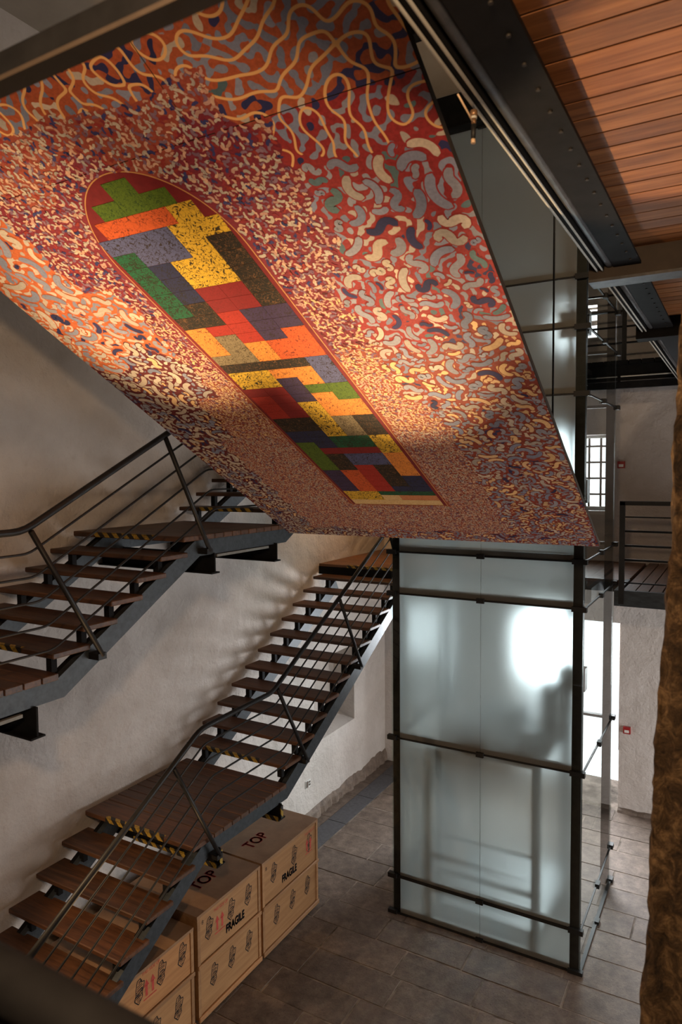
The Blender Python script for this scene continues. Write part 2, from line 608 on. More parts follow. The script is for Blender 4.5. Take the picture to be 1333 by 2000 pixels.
# fire call points on the end wall
for (x, z, lab) in ((-1.555, 1.38, 'red fire call point on the white wall beside the street door'),
                    (-1.70, 5.67, 'red fire call point on the upper wall above the landing railing')):
    a = thing('fire_call_point', lab, 'fire alarm', (x, YB, z))
    part(a, 'housing', MB().box(x - .055, x + .055, YB - .055, YB, z - .055, z + .055), 'redplastic')
    part(a, 'glass_label', MB().box(x - .035, x + .035, YB - .06, YB - .055, z - .035, z + .008), 'white')

# drain along the left wall
dr = thing('drain_cover', 'grey metal drain cover strip along the foot of the stair wall', 'drain', (-5.54, 9, 0))
y = 7.46
while y < 11.4:
    b = MB().box(-5.70, -5.38, y, y + .96, -.02, .004)
    part(dr, 'cover_plate', b, 'drain')
    y += .975

# ------------------------------------------------------------------ first-floor deck at the back
Z1 = 4.12
d0 = struct('floor_mezzanine', MB().box(-3.85, 1.5, 9.9, YB, Z1 - .16, Z1 - .045).box(XW, -3.85, 9.6, YB, Z1 - .16, Z1 - .045).box(-1.27, 1.5, 9.0, 9.9, Z1 - .16, Z1 - .045),
            'brown_steel', 'first-floor timber landing at the end wall')
link('deck_edge', MB().box(-1.27, 1.5, 8.93, 8.995, 3.95, Z1 + .02).mesh('deck_edge'), 'stringer', d0)
link('deck_edge', MB().box(-1.335, -1.275, 8.93, 9.9, 3.95, Z1 + .02).mesh('deck_edge'), 'stringer', d0)
link('deck_edge', MB().box(XW, -3.85, 9.58, 9.6, 3.95, Z1 - .04).mesh('deck_edge'), 'steel', d0)
me = MB().box(-.067, .067, -1.465, 1.465, -.022, .022).mesh('plank')
copies(d0, 'plank', me, 'deckwood_y', [(-1.19 + .15 * i, 10.47, Z1 - .022) for i in range(14)])
me = MB().box(-1.03, 1.03, -.066, .066, -.02, .02).mesh('plank')
copies(d0, 'plank', me, 'deckwood', [(-4.89, 9.56 + .07 + .14 * i, Z1 - .02) for i in range(17)])
me = MB().box(-1.25, 1.25, -.066, .066, -.02, .02).mesh('plank')
copies(d0, 'plank', me, 'deckwood', [(-2.56, 9.98 + .14 * i, Z1 - .02) for i in range(14)])
haz = MB()
for i in range(1):
    haz.box(-5.4, -3.9, 9.553, 9.557, Z1 - .04, Z1 - .005).box(-5.4, -3.9, 9.553, 9.6, Z1 + .001, Z1 + .003)
link('hazard_tape', haz.mesh('hazard_tape'), 'hazard', d0)

rg = thing('landing_railing', 'black steel railing with horizontal bars on the first-floor landing', 'railing', (-1.25, 8.97, Z1))
part(rg, 'post', MB().box(-1.28, -1.22, 8.90, 8.95, 3.98, 5.21), 'rail')
part(rg, 'handrail', MB().box(-1.28, .9, 8.90, 8.95, 5.17, 5.22), 'rail')
for z, r in ((5.03, .009), (4.86, .014), (4.685, .014), (4.515, .014)):
    part(rg, 'bar', MB().tube([(-1.25, 8.925, z), (.9, 8.925, z)], r, 6), 'rail')
part(rg, 'bar', MB().tube([(-1.25, 8.925, 4.24), (.9, 8.925, 4.24)], .009, 6), 'rail')

# ------------------------------------------------------------------ second-floor timber deck on the right, its beams
ZP = 6.986
d2 = struct('floor_upper', MB().box(-.9, XR, -1.5, 11.2, ZP + .045, ZP + .10), 'brown_steel', 'timber boarding of the upper deck seen from below')
me = MB().box(-.8, .8, -.070, .070, -.02, .02).mesh('plank')
yy = -.6
pl = []
while yy < 11.1:
    pl.append((.17, yy, ZP + .022))
    yy += .152
copies(d2, 'plank', me, 'ceilwood', pl)

def ibeam_y(root, x0, x1, y0, y1, z0, z1, mat='steel', web=None):
    xc = (x0 + x1) / 2
    part(root, 'bottom_flange', MB().box(x0, x1, y0, y1, z0, z0 + .016), mat)
    part(root, 'top_flange', MB().box(x0, x1, y0, y1, z1 - .016, z1), mat)
    part(root, 'web', MB().box(xc - .01 if web is None else web - .01, xc + .01 if web is None else web + .01, y0, y1, z0 + .016, z1 - .016), mat)

bays = ((-1.2, 4.80, 'long black steel edge beam under the boards before the brown cross beam'),
        (4.97, 7.08, 'black steel edge beam between the two cross beams'),
        (7.26, 11.15, 'black steel edge beam running on to the far upper gallery'))
for y0, y1, lab in bays:
    bm = thing('edge_beam', lab, 'beam', (-.70, y0, 6.88), 'edge beams of the upper deck')
    part(bm, 'bottom_flange', MB().box(-.745, -.585, y0, y1, 6.882, 6.90), 'steel')
    part(bm, 'web', MB().box(-.745, -.725, y0, y1, 6.90, 7.03), 'steel')
    part(bm, 'outer_lip', MB().tube([(-.772, y0, 6.908), (-.772, y1, 6.908)], .026, 10), 'beam_grey')
    part(bm, 'outer_plate', MB().box(-.80, -.745, y0, y1, 6.932, 7.10), 'steel')
    me = MB().tube([(0, 0, -.007), (0, 0, 0)], .008, 6).mesh('bolt')
    if y0 < 5:
        copies(bm, 'bolt', me, 'post_steel', [(-.63 + .70, yb - y0, .002) for yb in np.arange(max(y0, 1.6), y1, .17)])
    cd = thing('conduit_pair', 'pale twin conduit below the ' + lab.replace('black steel ', ''), 'conduit', (-.88, y0, 6.86), 'conduits along the upper deck')
    part(cd, 'conduit', MB().tube([(-.812, y0, 6.868), (-.812, y1, 6.868)], .006, 8), 'galv')
    part(cd, 'conduit', MB().tube([(-.845, y0, 6.868), (-.845, y1, 6.868)], .006, 8), 'galv')
    part(cd, 'channel', MB().box(-.848, -.805, y0, y1, 6.874, 6.93), 'steel')

for y0, lab, mt in ((4.80, 'brown painted cross beam under the boards next to the glass elevator', 'brown_steel'),
                    (7.08, 'dark cross beam under the boards beyond the brown cross beam', 'steel')):
    cb = thing('cross_beam', lab, 'beam', (-.2, y0 + .09, 6.8), 'cross beams of the upper deck')
    part(cb, 'bottom_flange', MB().box(-.90, 3.9, y0 + .0, y0 + .18, 6.804, 6.822), 'beam_grey' if mt == 'brown_steel' else mt)
    part(cb, 'web', MB().box(-.90, 3.9, y0 + .005, y0 + .03, 6.822, 6.99), mt)
    part(cb, 'top_flange', MB().box(-.90, 3.9, y0 + .0, y0 + .18, 6.99, 7.006), mt)

# upper gallery along the end wall with its railing
ug = struct('floor_gallery', MB().box(-3.85, 3.9, 11.2, 11.26, 6.80, 7.15), 'steel', 'dark edge of the upper gallery at the end wall')
link('gallery_ledge', MB().box(-1.62, 3.9, 11.17, 11.2, 6.965, 6.98).mesh('gallery_ledge'), 'galv', ug)
link('gallery_ledge', MB().box(-1.62, 3.9, 11.17, 11.2, 6.90, 6.91).mesh('gallery_ledge'), 'beam_grey', ug)
link('gallery_floor', MB().box(-3.85, 3.9, 11.26, YB, 6.95, 7.1).mesh('gallery_floor'), 'brown_steel', ug)
me = MB().box(-.08, .08, -.38, .38, -.03, .03).mesh('board')
copies(ug, 'board', me, 'steel', [(-3.7 + .175 * i, 11.54, 7.18) for i in range(40)])
gr = thing('gallery_railing', 'dark railing with three bars on the upper gallery', 'railing', (-1.45, 11.3, 7.21))
part(gr, 'post', MB().box(-1.62, -1.56, 11.25, 11.30, 7.0, 8.25), 'rail')
for z in (8.2, 7.95, 7.72, 7.48):
    part(gr, 'bar', MB().tube([(-3.8, 11.275, z), (2.5, 11.275, z)], .016, 6), 'rail')

# roof beams
for y0, z0, z1, lab in ((7.62, 9.44, 9.81, 'deep black roof beam across the head of the glass elevator'),
                        (5.86, 9.44, 9.56, 'thin black roof beam beside the edge of the mural')):
    rb = thing('roof_beam', lab, 'beam', (-2.5, y0, z0), 'roof beams')
    part(rb, 'web', MB().box(XW, 3.9, y0 + .05, y0 + .08, z0, z1), 'steel')
    part(rb, 'bottom_flange', MB().box(XW, 3.9, y0, y0 + .13, z0 - .015, z0), 'steel')
    part(rb, 'hanger_plate', MB().box(-4.2, -4.1, y0 + .05, y0 + .08, z1, ZC), 'steel')
    part(rb, 'hanger_plate', MB().box(-.4, -.3, y0 + .05, y0 + .08, z1, ZC), 'steel')

# pendant spot hanging from the conduit
ps = thing('pendant_spot', 'small black pendant spotlight with brass neck hung from the conduit', 'spotlight', (-.90, 2.40, 6.74))
PX, PY = -.845, 2.42
part(ps, 'neck', MB().tube([(PX, PY, 6.852), (PX, PY, 6.832)], .013, 10), 'copper')
part(ps, 'ring', MB().tube([(PX, PY, 6.832), (PX, PY, 6.824)], .011, 10), 'galv')
part(ps, 'stem', MB().tube([(PX, PY, 6.824), (PX, PY, 6.806)], .008, 10), 'copper')
part(ps, 'body', MB().tube([(PX, PY, 6.806), (PX - .002, PY, 6.756)], .0085, 10), 'clip')
part(ps, 'tip', MB().tube([(PX - .002, PY, 6.756), (PX - .002, PY, 6.742)], .008, 10), 'cream')
part(ps, 'cable', MB().tube([(PX - .01, PY - .13, 6.852), (PX - .004, PY - .04, 6.825), (PX, PY, 6.808)], .0035, 6), 'cream')

# ------------------------------------------------------------------ glass elevator shaft
EX0, EX1, EY0, EY1 = -3.770, -1.460, 7.772, 9.830
HZ = [0.012, .489, 2.271, 4.091, 4.608, 6.405, 7.108, 7.632, 9.43]
el = thing('elevator_shaft', 'glass elevator shaft with frosted front and dark steel frame', 'elevator', (EX0, EY0, 0))
ps_ = .10
in_ = .018
for (x, y) in ((EX0 + in_, EY0 + in_), (EX1 - in_ - ps_, EY0 + in_), (EX0 + in_, EY1 - in_ - ps_), (EX1 - in_ - ps_, EY1 - in_ - ps_)):
    part(el, 'corner_post', MB().box(x, x + ps_, y, y + ps_, 0, 9.43), 'post_steel')
for k, z in enumerate(HZ):
    th = .035 if k != 1 else .028
    part(el, 'frame_bar', MB().box(EX0 + in_ + ps_, EX1 - in_ - ps_, EY0 + in_, EY0 + in_ + .05, z + .0, z + th * 2), 'post_steel')
    part(el, 'frame_bar', MB().box(EX0 + in_ + .01, EX0 + in_ + ps_ - .02, EY0 + in_ + ps_, EY1 - in_ - ps_, z + .0, z + th), 'post_steel')
    if k not in (0, 1, 3):
        part(el, 'frame_bar', MB().box(EX0 + in_ + ps_, EX1 - in_ - ps_, EY1 - in_ - .09, EY1 - in_ - .02, z + .0, z + th), 'post_steel')
xm, ym = (EX0 + EX1) / 2, (EY0 + EY1) / 2
g, gt = .006, .014
for k in range(len(HZ) - 1):
    z0, z1 = HZ[k] + .012, HZ[k + 1] - .006
    for xa, xb in ((EX0, xm - g / 2), (xm + g / 2, EX1)):
        mg = .118
        fa, fb = (xa + mg if xa == EX0 else xa), (xb - mg if xb == EX1 else xb)
        fp = part(el, 'frosted_pane', MB().box(fa, fb, EY0, EY0 + gt, z0, z1), 'frost')
        ma, mb_ = (xa, fa) if xa == EX0 else (fb, xb)
        sub(fp, el, 'clear_margin', MB().quad([(ma, EY0 + .004, z0), (mb_, EY0 + .004, z0), (mb_, EY0 + .004, z1), (ma, EY0 + .004, z1)]), 'clear')
    for ya, yb in ((EY0 + gt + .004, ym - g / 2), (ym + g / 2, EY1)):
        part(el, 'clear_pane', MB().quad([(EX1 - .006, ya, z0), (EX1 - .006, yb, z0), (EX1 - .006, yb, z1), (EX1 - .006, ya, z1)]), 'clear')
        part(el, 'clear_pane', MB().quad([(EX0 + .006, ya, z0), (EX0 + .006, yb, z0), (EX0 + .006, yb, z1), (EX0 + .006, ya, z1)]), 'clear')
# dark glazing gaskets on the outside of every joint, clamps at the corners and mid joints
for k, z in enumerate(HZ):
    gz = .009 if k != 1 else .02
    part(el, 'gasket', MB().box(EX0, EX1, EY0 - .006, EY0 + .018, z - gz, z + gz), 'clip')
    part(el, 'gasket', MB().box(EX1 - .014, EX1 + .005, EY0 + .02, EY1, z - .008, z + .008), 'clip')
    if k == 0:
        part(el, 'sill', MB().box(EX0, EX1, EY0 - .012, EY0 + .03, 0, .022), 'clip')
        part(el, 'sill', MB().box(EX1 - .03, EX1 + .012, EY0, EY1, 0, .022), 'clip')
    for x, y in ((EX0, EY0), (xm, EY0), (EX1, EY0), (EX1, ym), (EX1, EY1)):
        dx = .075 if y == EY0 else .03
        dy = .03 if y == EY0 else .06
        if x == EX1 and y == EY0:
            bb = MB().box(x - .13, x + .03, y - .03, y + .03, z - .028, z + .028)
        elif y == EY0:
            bb = MB().box(x - .045, x + (.075 if x == EX0 else .045), y - .03, y + .03, z - .028, z + .028)
        else:
            bb = MB().box(x - .02, x + .03, y - .05, y + .05, z - .028, z + .028)
        part(el, 'clamp', bb, 'clip')
# guide rails and the lift cab parked at the ground floor
for x in (-3.52, -3.40):
    part(el, 'guide_rail', MB().box(x, x + .05, 8.75, 8.83, 0, 9.4), 'mach')
part(el, 'guide_rail', MB().box(-1.86, -1.78, 8.75, 8.83, 0, 9.4), 'mach')
for zb in (2.9, 5.2, 7.2):
    part(el, 'rail_bracket', MB().box(-1.95, -1.62, 8.72, 8.86, zb, zb + .28), 'mach')

cb = thing('lift_cab', 'dark-roofed glazed lift cab parked at ground level inside the shaft', 'lift', (-2.65, 8.0, 0.05))
CX0, CX1, CY0, CY1 = -3.28, -1.98, 8.02, 9.55
part(cb, 'cab_floor', MB().box(CX0, CX1, CY0, CY1, .05, .16), 'cab')
part(cb, 'cab_roof', MB().box(CX0, CX1, CY0, CY1, 2.12, 2.24), 'mach')
for x in (CX0, CX1 - .09):
    for y in (CY0, CY1 - .09):
        part(cb, 'cab_post', MB().box(x, x + .09, y, y + .09, .16, 2.12), 'mach')
part(cb, 'handrail', MB().tube([(CX0 + .1, CY0 + .08, 1.0), (CX1 - .1, CY0 + .08, 1.0)], .022, 8), 'mach')
part(cb, 'lower_frame', MB().box(CX0 + .09, CX1 - .09, CY0, CY0 + .05, .55, .62), 'mach')
part(cb, 'roof_gear', MB().box(-2.2, -1.98, 8.9, 9.3, 2.24, 2.85), 'mach')
part(cb, 'roof_gear', MB().box(-2.9, -2.45, 8.7, 9.2, 2.24, 2.5), 'mach')
part(cb, 'roof_gear', MB().box(-2.35, -1.98, 8.35, 8.75, 2.24, 2.42), 'mach')
part(cb, 'roof_rail', MB().tube([(-2.02, 8.06, 2.5), (-2.02, 9.5, 2.5)], .02, 6).tube([(-2.02, 8.06, 2.24), (-2.02, 8.06, 2.5)], .02, 6).tube([(-2.02, 9.5, 2.24), (-2.02, 9.5, 2.5)], .02, 6), 'mach')
part(cb, 'light_panel', MB().box(CX0 + .2, CX1 - .2, CY0 + .3, CY1 - .3, 2.10, 2.12), 'white')

# ------------------------------------------------------------------ staircases
XL, XRt, XRAIL = -5.852, -4.382, -4.34

def offset(poly, d):
    out = []
    n = len(poly)
    segs = []
    for i in range(n - 1):
        dy, dz = poly[i + 1][0] - poly[i][0], poly[i + 1][1] - poly[i][1]
        l = math.hypot(dy, dz)
        segs.append((dz / l, -dy / l))
    for i in range(n):
        if i == 0:
            nx, nz = segs[0]
            k = d
        elif i == n - 1:
            nx, nz = segs[-1]
            k = d
        else:
            nx, nz = segs[i - 1][0] + segs[i][0], segs[i - 1][1] + segs[i][1]
            l = math.hypot(nx, nz)
            nx, nz = nx / l, nz / l
            k = d / (nx * segs[i][0] + nz * segs[i][1])
        out.append((poly[i][0] + nx * k, poly[i][1] + nz * k))
    return out

def rounded(poly, r=.06):
    """soften the bends of a rail"""
    out = [poly[0]]
    for i in range(1, len(poly) - 1):
        a, p, c = (Vector(q) for q in (poly[i - 1], poly[i], poly[i + 1]))
        u_, v_ = (a - p).normalized(), (c - p).normalized()
        for t in (0, .33, .67, 1):
            q = (p + u_ * r) * (1 - t) ** 2 + p * 2 * t * (1 - t) + (p + v_ * r) * t ** 2
            out.append((q.x, q.y))
    out.append(poly[-1])
    return out

def treads(root, y0, z0, dy, dz, n, td, tapes=()):
    base = root['base']
    me = MB().box(XL, XRt, 0, td, -.045, 0).mesh('tread', (-5.1, 0, 0))
    mbk = MB().box(-.03, .03, .0, .05, -.17, -.045).mesh('tread_bracket')
    for k in range(n):
        y, z = y0 + dy * k, z0 + dz * k
        o = link('tread', me, 'tread', root, (-5.1 - base[0], y - base[1], z - base[2]))
        bevel(o, .007)
        for x in (-4.50, -5.62):
            link('tread_bracket', mbk, 'steel', root, (x - base[0], y + .05 - base[1], z - base[2]))
        if k in tapes:
            b = MB().box(-5.55, -4.75, y - .003, y, z - .04, z - .002).box(-5.55, -4.75, y - .003, y + .035, z + .0005, z + .002)
            part(root, 'hazard_tape', b, 'hazard')

def stringers(root, line, h):
    lo = offset(line, h)
    for x in (XRt - .10, -5.68):
        part(root, 'stringer', MB().prism_yz(line + lo[::-1], x, x + .06), 'stringer')
        # flange lip of the channel
        l2 = offset(line, .012)
        part(root, 'stringer_flange', MB().prism_yz(line + l2[::-1], x - .05, x), 'steel')

def landing(root, y0, y1, z, nose=.30, n=9):
    base = root['base']
    me = MB().box(XL, XRt + .01, 0, nose - .008, -.05, 0).mesh('plank', (-5.1, 0, 0))
    o = link('plank', me, 'tread', root, (-5.1 - base[0], y0 - base[1], z - base[2]))
    bevel(o, .006)
    wd = (y1 - y0 - nose) / n
    me = MB().box(XL, XRt + .01, 0, wd - .008, -.05, 0).mesh('plank', (-5.1, 0, 0))
    for i in range(n):
        o = link('plank', me, 'tread', root, (-5.1 - base[0], y0 + nose + wd * i - base[1], z - base[2]))
        bevel(o, .005)

def cantilever(root, y, z0, z1, taped=False):
    part(root, 'support_beam', MB().box(-5.95, XRt - .005, y - .008, y + .008, z0 + .014, z1)
         .box(-5.95, XRt, y - .06, y + .06, z0, z0 + .014), 'steel')
    if taped:
        part(root, 'hazard_tape', MB().box(-5.0, XRt - .01, y - .063, y - .0605, z0 - .004, z0 + .05), 'hazard')
        part(root, 'hazard_tape', MB().box(XRt - .01, XRt + .003, y - .02, y + .02, z0 + .014, z1 - .02), 'hazard')

def rails(root, hand, posts, ds=(.16, .33, .51, .70, .88)):
    hp = rounded(hand, .09)
    part(root, 'handrail', MB().tube([(XRAIL, a, c) for a, c in hp], .026, 10), 'rail')
    for d in ds:
        q = rounded(offset(hand, d), .06)
        part(root, 'rail_bar', MB().tube([(XRAIL, a, c) for a, c in q], .0095, 6), 'rail')
    for (ya, za), (yb, zb) in posts:
        p = part(root, 'rail_post', MB().tube([(XRAIL + .02, ya, za), (XRAIL + .02, yb, zb)], .021, 8), 'rail')
        sub(p, root, 'post_foot', MB().box(XRt - .06, XRAIL + .03, yb - .05, yb + .03, zb - .03, zb + .02), 'rail')

# lower staircase
s1 = thing('staircase', 'lower wooden staircase with open treads rising over the crates to the first floor', 'staircase', (-5.1, 4.8, 0))
y10, z10 = .8022 * 5.6, .3438 * 5.6
dy1, dz1 = .0535 * 5.6, .0322 * 5.6
nl = 10
treads(s1, y10 - dy1 * (nl - 1), z10 - dz1 * (nl - 1), dy1, dz1, nl, .335)
ZL = 2.112
landing(s1, 4.79, 6.33, ZL)
part(s1, 'hazard_tape', MB().box(-5.55, -4.75, 4.787, 4.79, ZL - .045, ZL - .003).box(-5.55, -4.75, 4.787, 4.83, ZL + .0005, ZL + .002), 'hazard')
part(s1, 'hazard_tape', MB().box(-5.5, -4.6, 5.11, 5.12, 1.74, 1.78), 'hazard')
yu, zu, dyu, dzu = 6.318, 2.31, .2946, .1646
treads(s1, yu, zu, dyu, dzu, 11, .33, tapes=(0,))
sl1, slu = dz1 / dy1, dzu / dyu
yA = y10 - dy1 * (nl - 1)
line = [(yA - .1, z10 - dz1 * (nl - 1) - .19 - .1 * sl1), (5.02, ZL - .045), (6.36, ZL - .045), (9.58, ZL - .045 + (9.58 - 6.36) * slu)]
line[0] = (line[1][0] - (line[1][1] - .16) / sl1, .16)
stringers(s1, line, .17)
cantilever(s1, 5.19, 1.735, ZL - .2, True)
cantilever(s1, 6.24, 1.735, ZL - .2, True)
h0 = 2.0
rails(s1, [(h0, 3.215 - (4.88 - h0) * .57), (4.88, 3.215), (6.03, 3.24), (9.35, 3.24 + 3.32 * .545)],
      [((2.95, 2.11), (3.55, 1.06)), ((4.50, 2.99), (5.10, 1.90)), ((6.10, 3.26), (6.68, 2.26)), ((7.46, 4.01), (8.02, 3.03)), ((8.85, 4.76), (9.4, 3.78))])

# upper staircase
s2 = thing('staircase', 'upper wooden staircase with open treads climbing the wall behind the mural', 'staircase', (-5.1, 3.4, 4.1))
y20, z20, dy2, dz2 = 3.345, 4.277, .2806, .149
treads(s2, y20, z20, dy2, dz2, 5, .344, tapes=(0,))
landing(s2, 1.75, 3.39, Z1 + .005)
ZL2 = 5.022
landing(s2, 4.75, 6.37, ZL2, .30, 10)
part(s2, 'hazard_tape', MB().box(-5.55, -4.75, 4.747, 4.75, ZL2 - .045, ZL2 - .003).box(-5.55, -4.75, 4.747, 4.785, ZL2 + .0005, ZL2 + .002), 'hazard')
treads(s2, 6.28, 5.195, .298, .163, 12, .33, tapes=(0,))
line = [(1.7, Z1 - .045), (3.42, Z1 - .045), (4.97, ZL2 - .045), (6.40, ZL2 - .045), (10.0, ZL2 - .045 + 3.6 * .547)]
stringers(s2, line, .16)
cantilever(s2, 2.0, Z1 - .43, Z1 - .2)
cantilever(s2, 3.2, Z1 - .43, Z1 - .2)
cantilever(s2, 5.19, 4.63, 4.83)
cantilever(s2, 6.22, 4.63, 4.83)
part(s2, 'cable_tray', MB().box(-4.44, -4.41, 5.25, 6.1, 4.785, 4.81), 'tray')
part(s2, 'cable_tray', MB().box(-4.44, -4.41, 2.1, 3.1, Z1 - .25, Z1 - .225), 'tray')
rails(s2, [(1.6, 5.19), (3.10, 5.20), (4.92, 6.14), (6.10, 6.14), (9.6, 8.05)],
      [((1.9, 5.17), (1.9, 4.05)), ((3.15, 5.20), (3.75, 4.18)), ((4.49, 5.90), (5.04, 4.87)), ((6.2, 6.17), (6.75, 5.13)), ((7.6, 6.94), (8.15, 5.9))])

# ------------------------------------------------------------------ crates under the lower landing
def text_mesh(body, size):
    c = bpy.data.curves.new('text', 'FONT')
    c.body = body
    c.size = size
    c.align_x = 'CENTER'
    c.align_y = 'CENTER'
    o = bpy.data.objects.new('text', c)
    COL.objects.link(o)
    dg = bpy.context.evaluated_depsgraph_get()
    me = bpy.data.meshes.new_from_object(o.evaluated_get(dg))
    bpy.data.objects.remove(o)
    return me

def stencil(root, me, mat, kind, loc, rot=0, bold=1.0, name='stencil', sx=1.0):
    """flat print on the front face (facing +X) or on the lid (facing +Z)"""
    me = me.copy()
    me.materials.clear()
    if kind == 'front':      # text x runs along +Y, text y runs up
        Mx = Matrix(((0, 0, 1, 0), (1, 0, 0, 0), (0, 1, 0, 0), (0, 0, 0, 1)))
    else:                    # text x runs along +Y, text y runs along -X
        Mx = Matrix(((0, -1, 0, 0), (1, 0, 0, 0), (0, 0, 1, 0), (0, 0, 0, 1)))
    me.transform(Mx @ Matrix.Rotation(rot, 4, 'Z') @ Matrix.Diagonal((sx, 1, 1, 1)))
    bs = root['base']
    return link(name, me, mat, root, (loc[0] - bs[0], loc[1] - bs[1], loc[2] - bs[2]))

def flat(polys):
    me = bpy.data.meshes.new('print')
    v, f = [], []
    for p in polys:
        k = len(v)
        v += [(a, c, 0) for a, c in p]
        f.append(tuple(range(k, k + len(p))))
    me.from_pydata(v, [], f)
    me.update()
    return me

def stroke2(a, c, wd):
    d = (Vector(c) - Vector(a)).normalized() * wd / 2
    n_ = Vector((-d.y, d.x))
    a, c = Vector(a), Vector(c)
    return [tuple(a + n_), tuple(a - n_), tuple(c - n_), tuple(c + n_)]

def stamp_mesh(seed):
    r = random.Random(seed)
    out = [(-.035, .10), (.0, .115), (.02, .075), (.055, .07), (.05, .02), (.035, -.03), (.045, -.06), (.0, -.12), (-.055, -.07), (-.04, -.02), (-.045, .03)]
    polys = [stroke2(out[i], out[(i + 1) % len(out)], .009) for i in range(len(out))]
    polys += [stroke2((-.045, -.045), (.045, .01), .011), stroke2((-.05, -.068), (.04, -.02), .006)]
    for k in range(11):
        yy_ = -.095 + .018 * k
        hw = .034 if yy_ < .06 else .02
        if yy_ < -.06:
            hw = .02
        x0 = -hw + r.uniform(-.006, .006)
        polys.append(stroke2((x0, yy_), (hw + r.uniform(-.008, .004), yy_ + r.uniform(.006, .022)), .0075))
    return flat(polys)
STAMP = [stamp_mesh(i) for i in range(4)]
ARROW = flat([[(-.014, 0), (.014, 0), (.014, .10), (-.014, .10)], [(-.032, .095), (.032, .095), (0, .16)],
              [(.066, 0), (.094, 0), (.094, .10), (.066, .10)], [(.048, .095), (.112, .095), (.08, .16)],
              [(-.04, -.03), (.125, -.03), (.125, -.018), (-.04, -.018)]])
FRAG = text_mesh('FRAGILE', .125)
TOPT = text_mesh('TOP', .21)
SIDE = text_mesh('THIS SIDE UP', .05)
EIGHT = text_mesh('8', .06)
XF = -4.676

def embolden(me, d):
    """thicken stencil letters by overlaying shifted copies"""
    import bmesh
    bm = bmesh.new()
    for dx, dy in ((0, 0), (d, 0), (-d, 0), (0, d), (0, -d)):
        t = me.copy()
        t.transform(Matrix.Translation((dx, dy, 0)))
        bm.from_mesh(t)
    out = bpy.data.meshes.new('letters')
    bm.to_mesh(out)
    return out
FRAG = embolden(FRAG, .007)
TOPT = embolden(TOPT, .008)

def crate(y0, y1, top, label, frag, arrow_y, frag_y, rowdy, lid_txt):
    XBk = -5.70
    c = thing('crate', label, 'crate', ((XF + XBk) / 2, (y0 + y1) / 2, 0), 'plywood crates under the stair')
    mid = .60
    t = .018
    part(c, 'front_panel', MB().box(XF - t, XF, y0 + .02, y1 - .02, mid + .02, top - .03), 'ply')
    part(c, 'front_panel', MB().box(XF - t, XF, y0 + .02, y1 - .02, .06, mid - .02), 'ply')
    part(c, 'side_panel', MB().box(XBk, XF, y1 - .02, y1 - .002, .05, top - .03), 'ply')
    part(c, 'side_panel', MB().box(XBk, XF, y0 + .002, y0 + .02, .05, top - .03), 'ply')
    part(c, 'back_panel', MB().box(XBk, XBk + t, y0 + .02, y1 - .02, .05, top - .03), 'ply')
    lid = part(c, 'lid', MB().box(XBk, XF + .012, y0 - .004, y1 + .004, top - .03, top), 'plytop')
    o = part(c, 'batten', MB().box(XF, XF + .03, y0 - .005, y1 + .005, mid - .022, mid + .022), 'batten')
    bevel(o, .008)
    o = part(c, 'batten', MB().box(XF, XF + .03, y0 - .005, y1 + .005, .03, .085), 'batten')
    bevel(o, .008)
    for yy_ in (y0 + .0, y1 - .04):
        part(c, 'batten', MB().box(XF, XF + .012, yy_, yy_ + .04, .085, mid - .022), 'batten')
        part(c, 'batten', MB().box(XF, XF + .012, yy_, yy_ + .04, mid + .022, top - .03), 'batten')
    for x in (XF - .10, XF - .6):
        part(c, 'side_batten', MB().box(x, x + .08, y1 - .002, y1 + .018, .08, top - .06), 'batten')
    for yy_ in (y0 + .12, (y0 + y1) / 2, y1 - .12):
        part(c, 'skid', MB().box(XBk, XF - .01, yy_ - .04, yy_ + .04, .0, .05), 'batten')
    L = y1 - y0
    zu_, zl_ = (mid + top) / 2, (mid + .06) / 2 + .03
    e = XF + .0015
    for i, fr in enumerate(rowdy):
        yy_ = y0 + L * fr
        stencil(c, STAMP[i % 4], 'black_ink', 'front', (e, yy_, zu_ + .05), -.12, name='stamp')
    for i, fr in enumerate((.24, .52, .80)):
        stencil(c, STAMP[(i + 1) % 4], 'black_ink', 'front', (e, y0 + L * fr, zl_ + .03), -.12, name='stamp')
    if frag:
        stencil(c, FRAG, 'black_ink', 'front', (e + .001, y0 + L * frag_y, zu_ - .13), 0, name='stencil_lettering', sx=.68)
    stencil(c, ARROW, 'red_ink', 'front', (e + .0006, y0 + L * arrow_y, zu_ - .05), 0, name='stencil_arrows', sx=1.0)
    stencil(c, SIDE, 'red_ink', 'front', (e + .0006, y0 + L * arrow_y + .06, zu_ + .18), 0, name='stencil_lettering', sx=.8)
    stencil(c, EIGHT, 'black_ink', 'front', (e, y0 + .09, top - .11), 0, name='stencil_lettering')
    stencil(c, TOPT, 'red_ink', 'lid', (-5.03 if lid_txt else -5.3, (y0 + y1) / 2 + (-.22 if y0 > 6 else .0), top + .0015), .0, name='stencil_lettering', sx=.9)
    return c

crate(6.235, 7.43, 1.145, 'plywood crate at the drain end of the row, marked FRAGILE and TOP', True, .80, .47, (.20, .56, .84), True)
crate(5.14, 6.195, 1.145, 'middle plywood crate of the row, red arrows left of FRAGILE', True, .30, .58, (.18, .52, .80), True)
crate(4.00, 5.08, 1.075, 'plywood crate lowest in the row, partly behind the stair stringer', False, .42, .5, (.34, .60, .86), False)

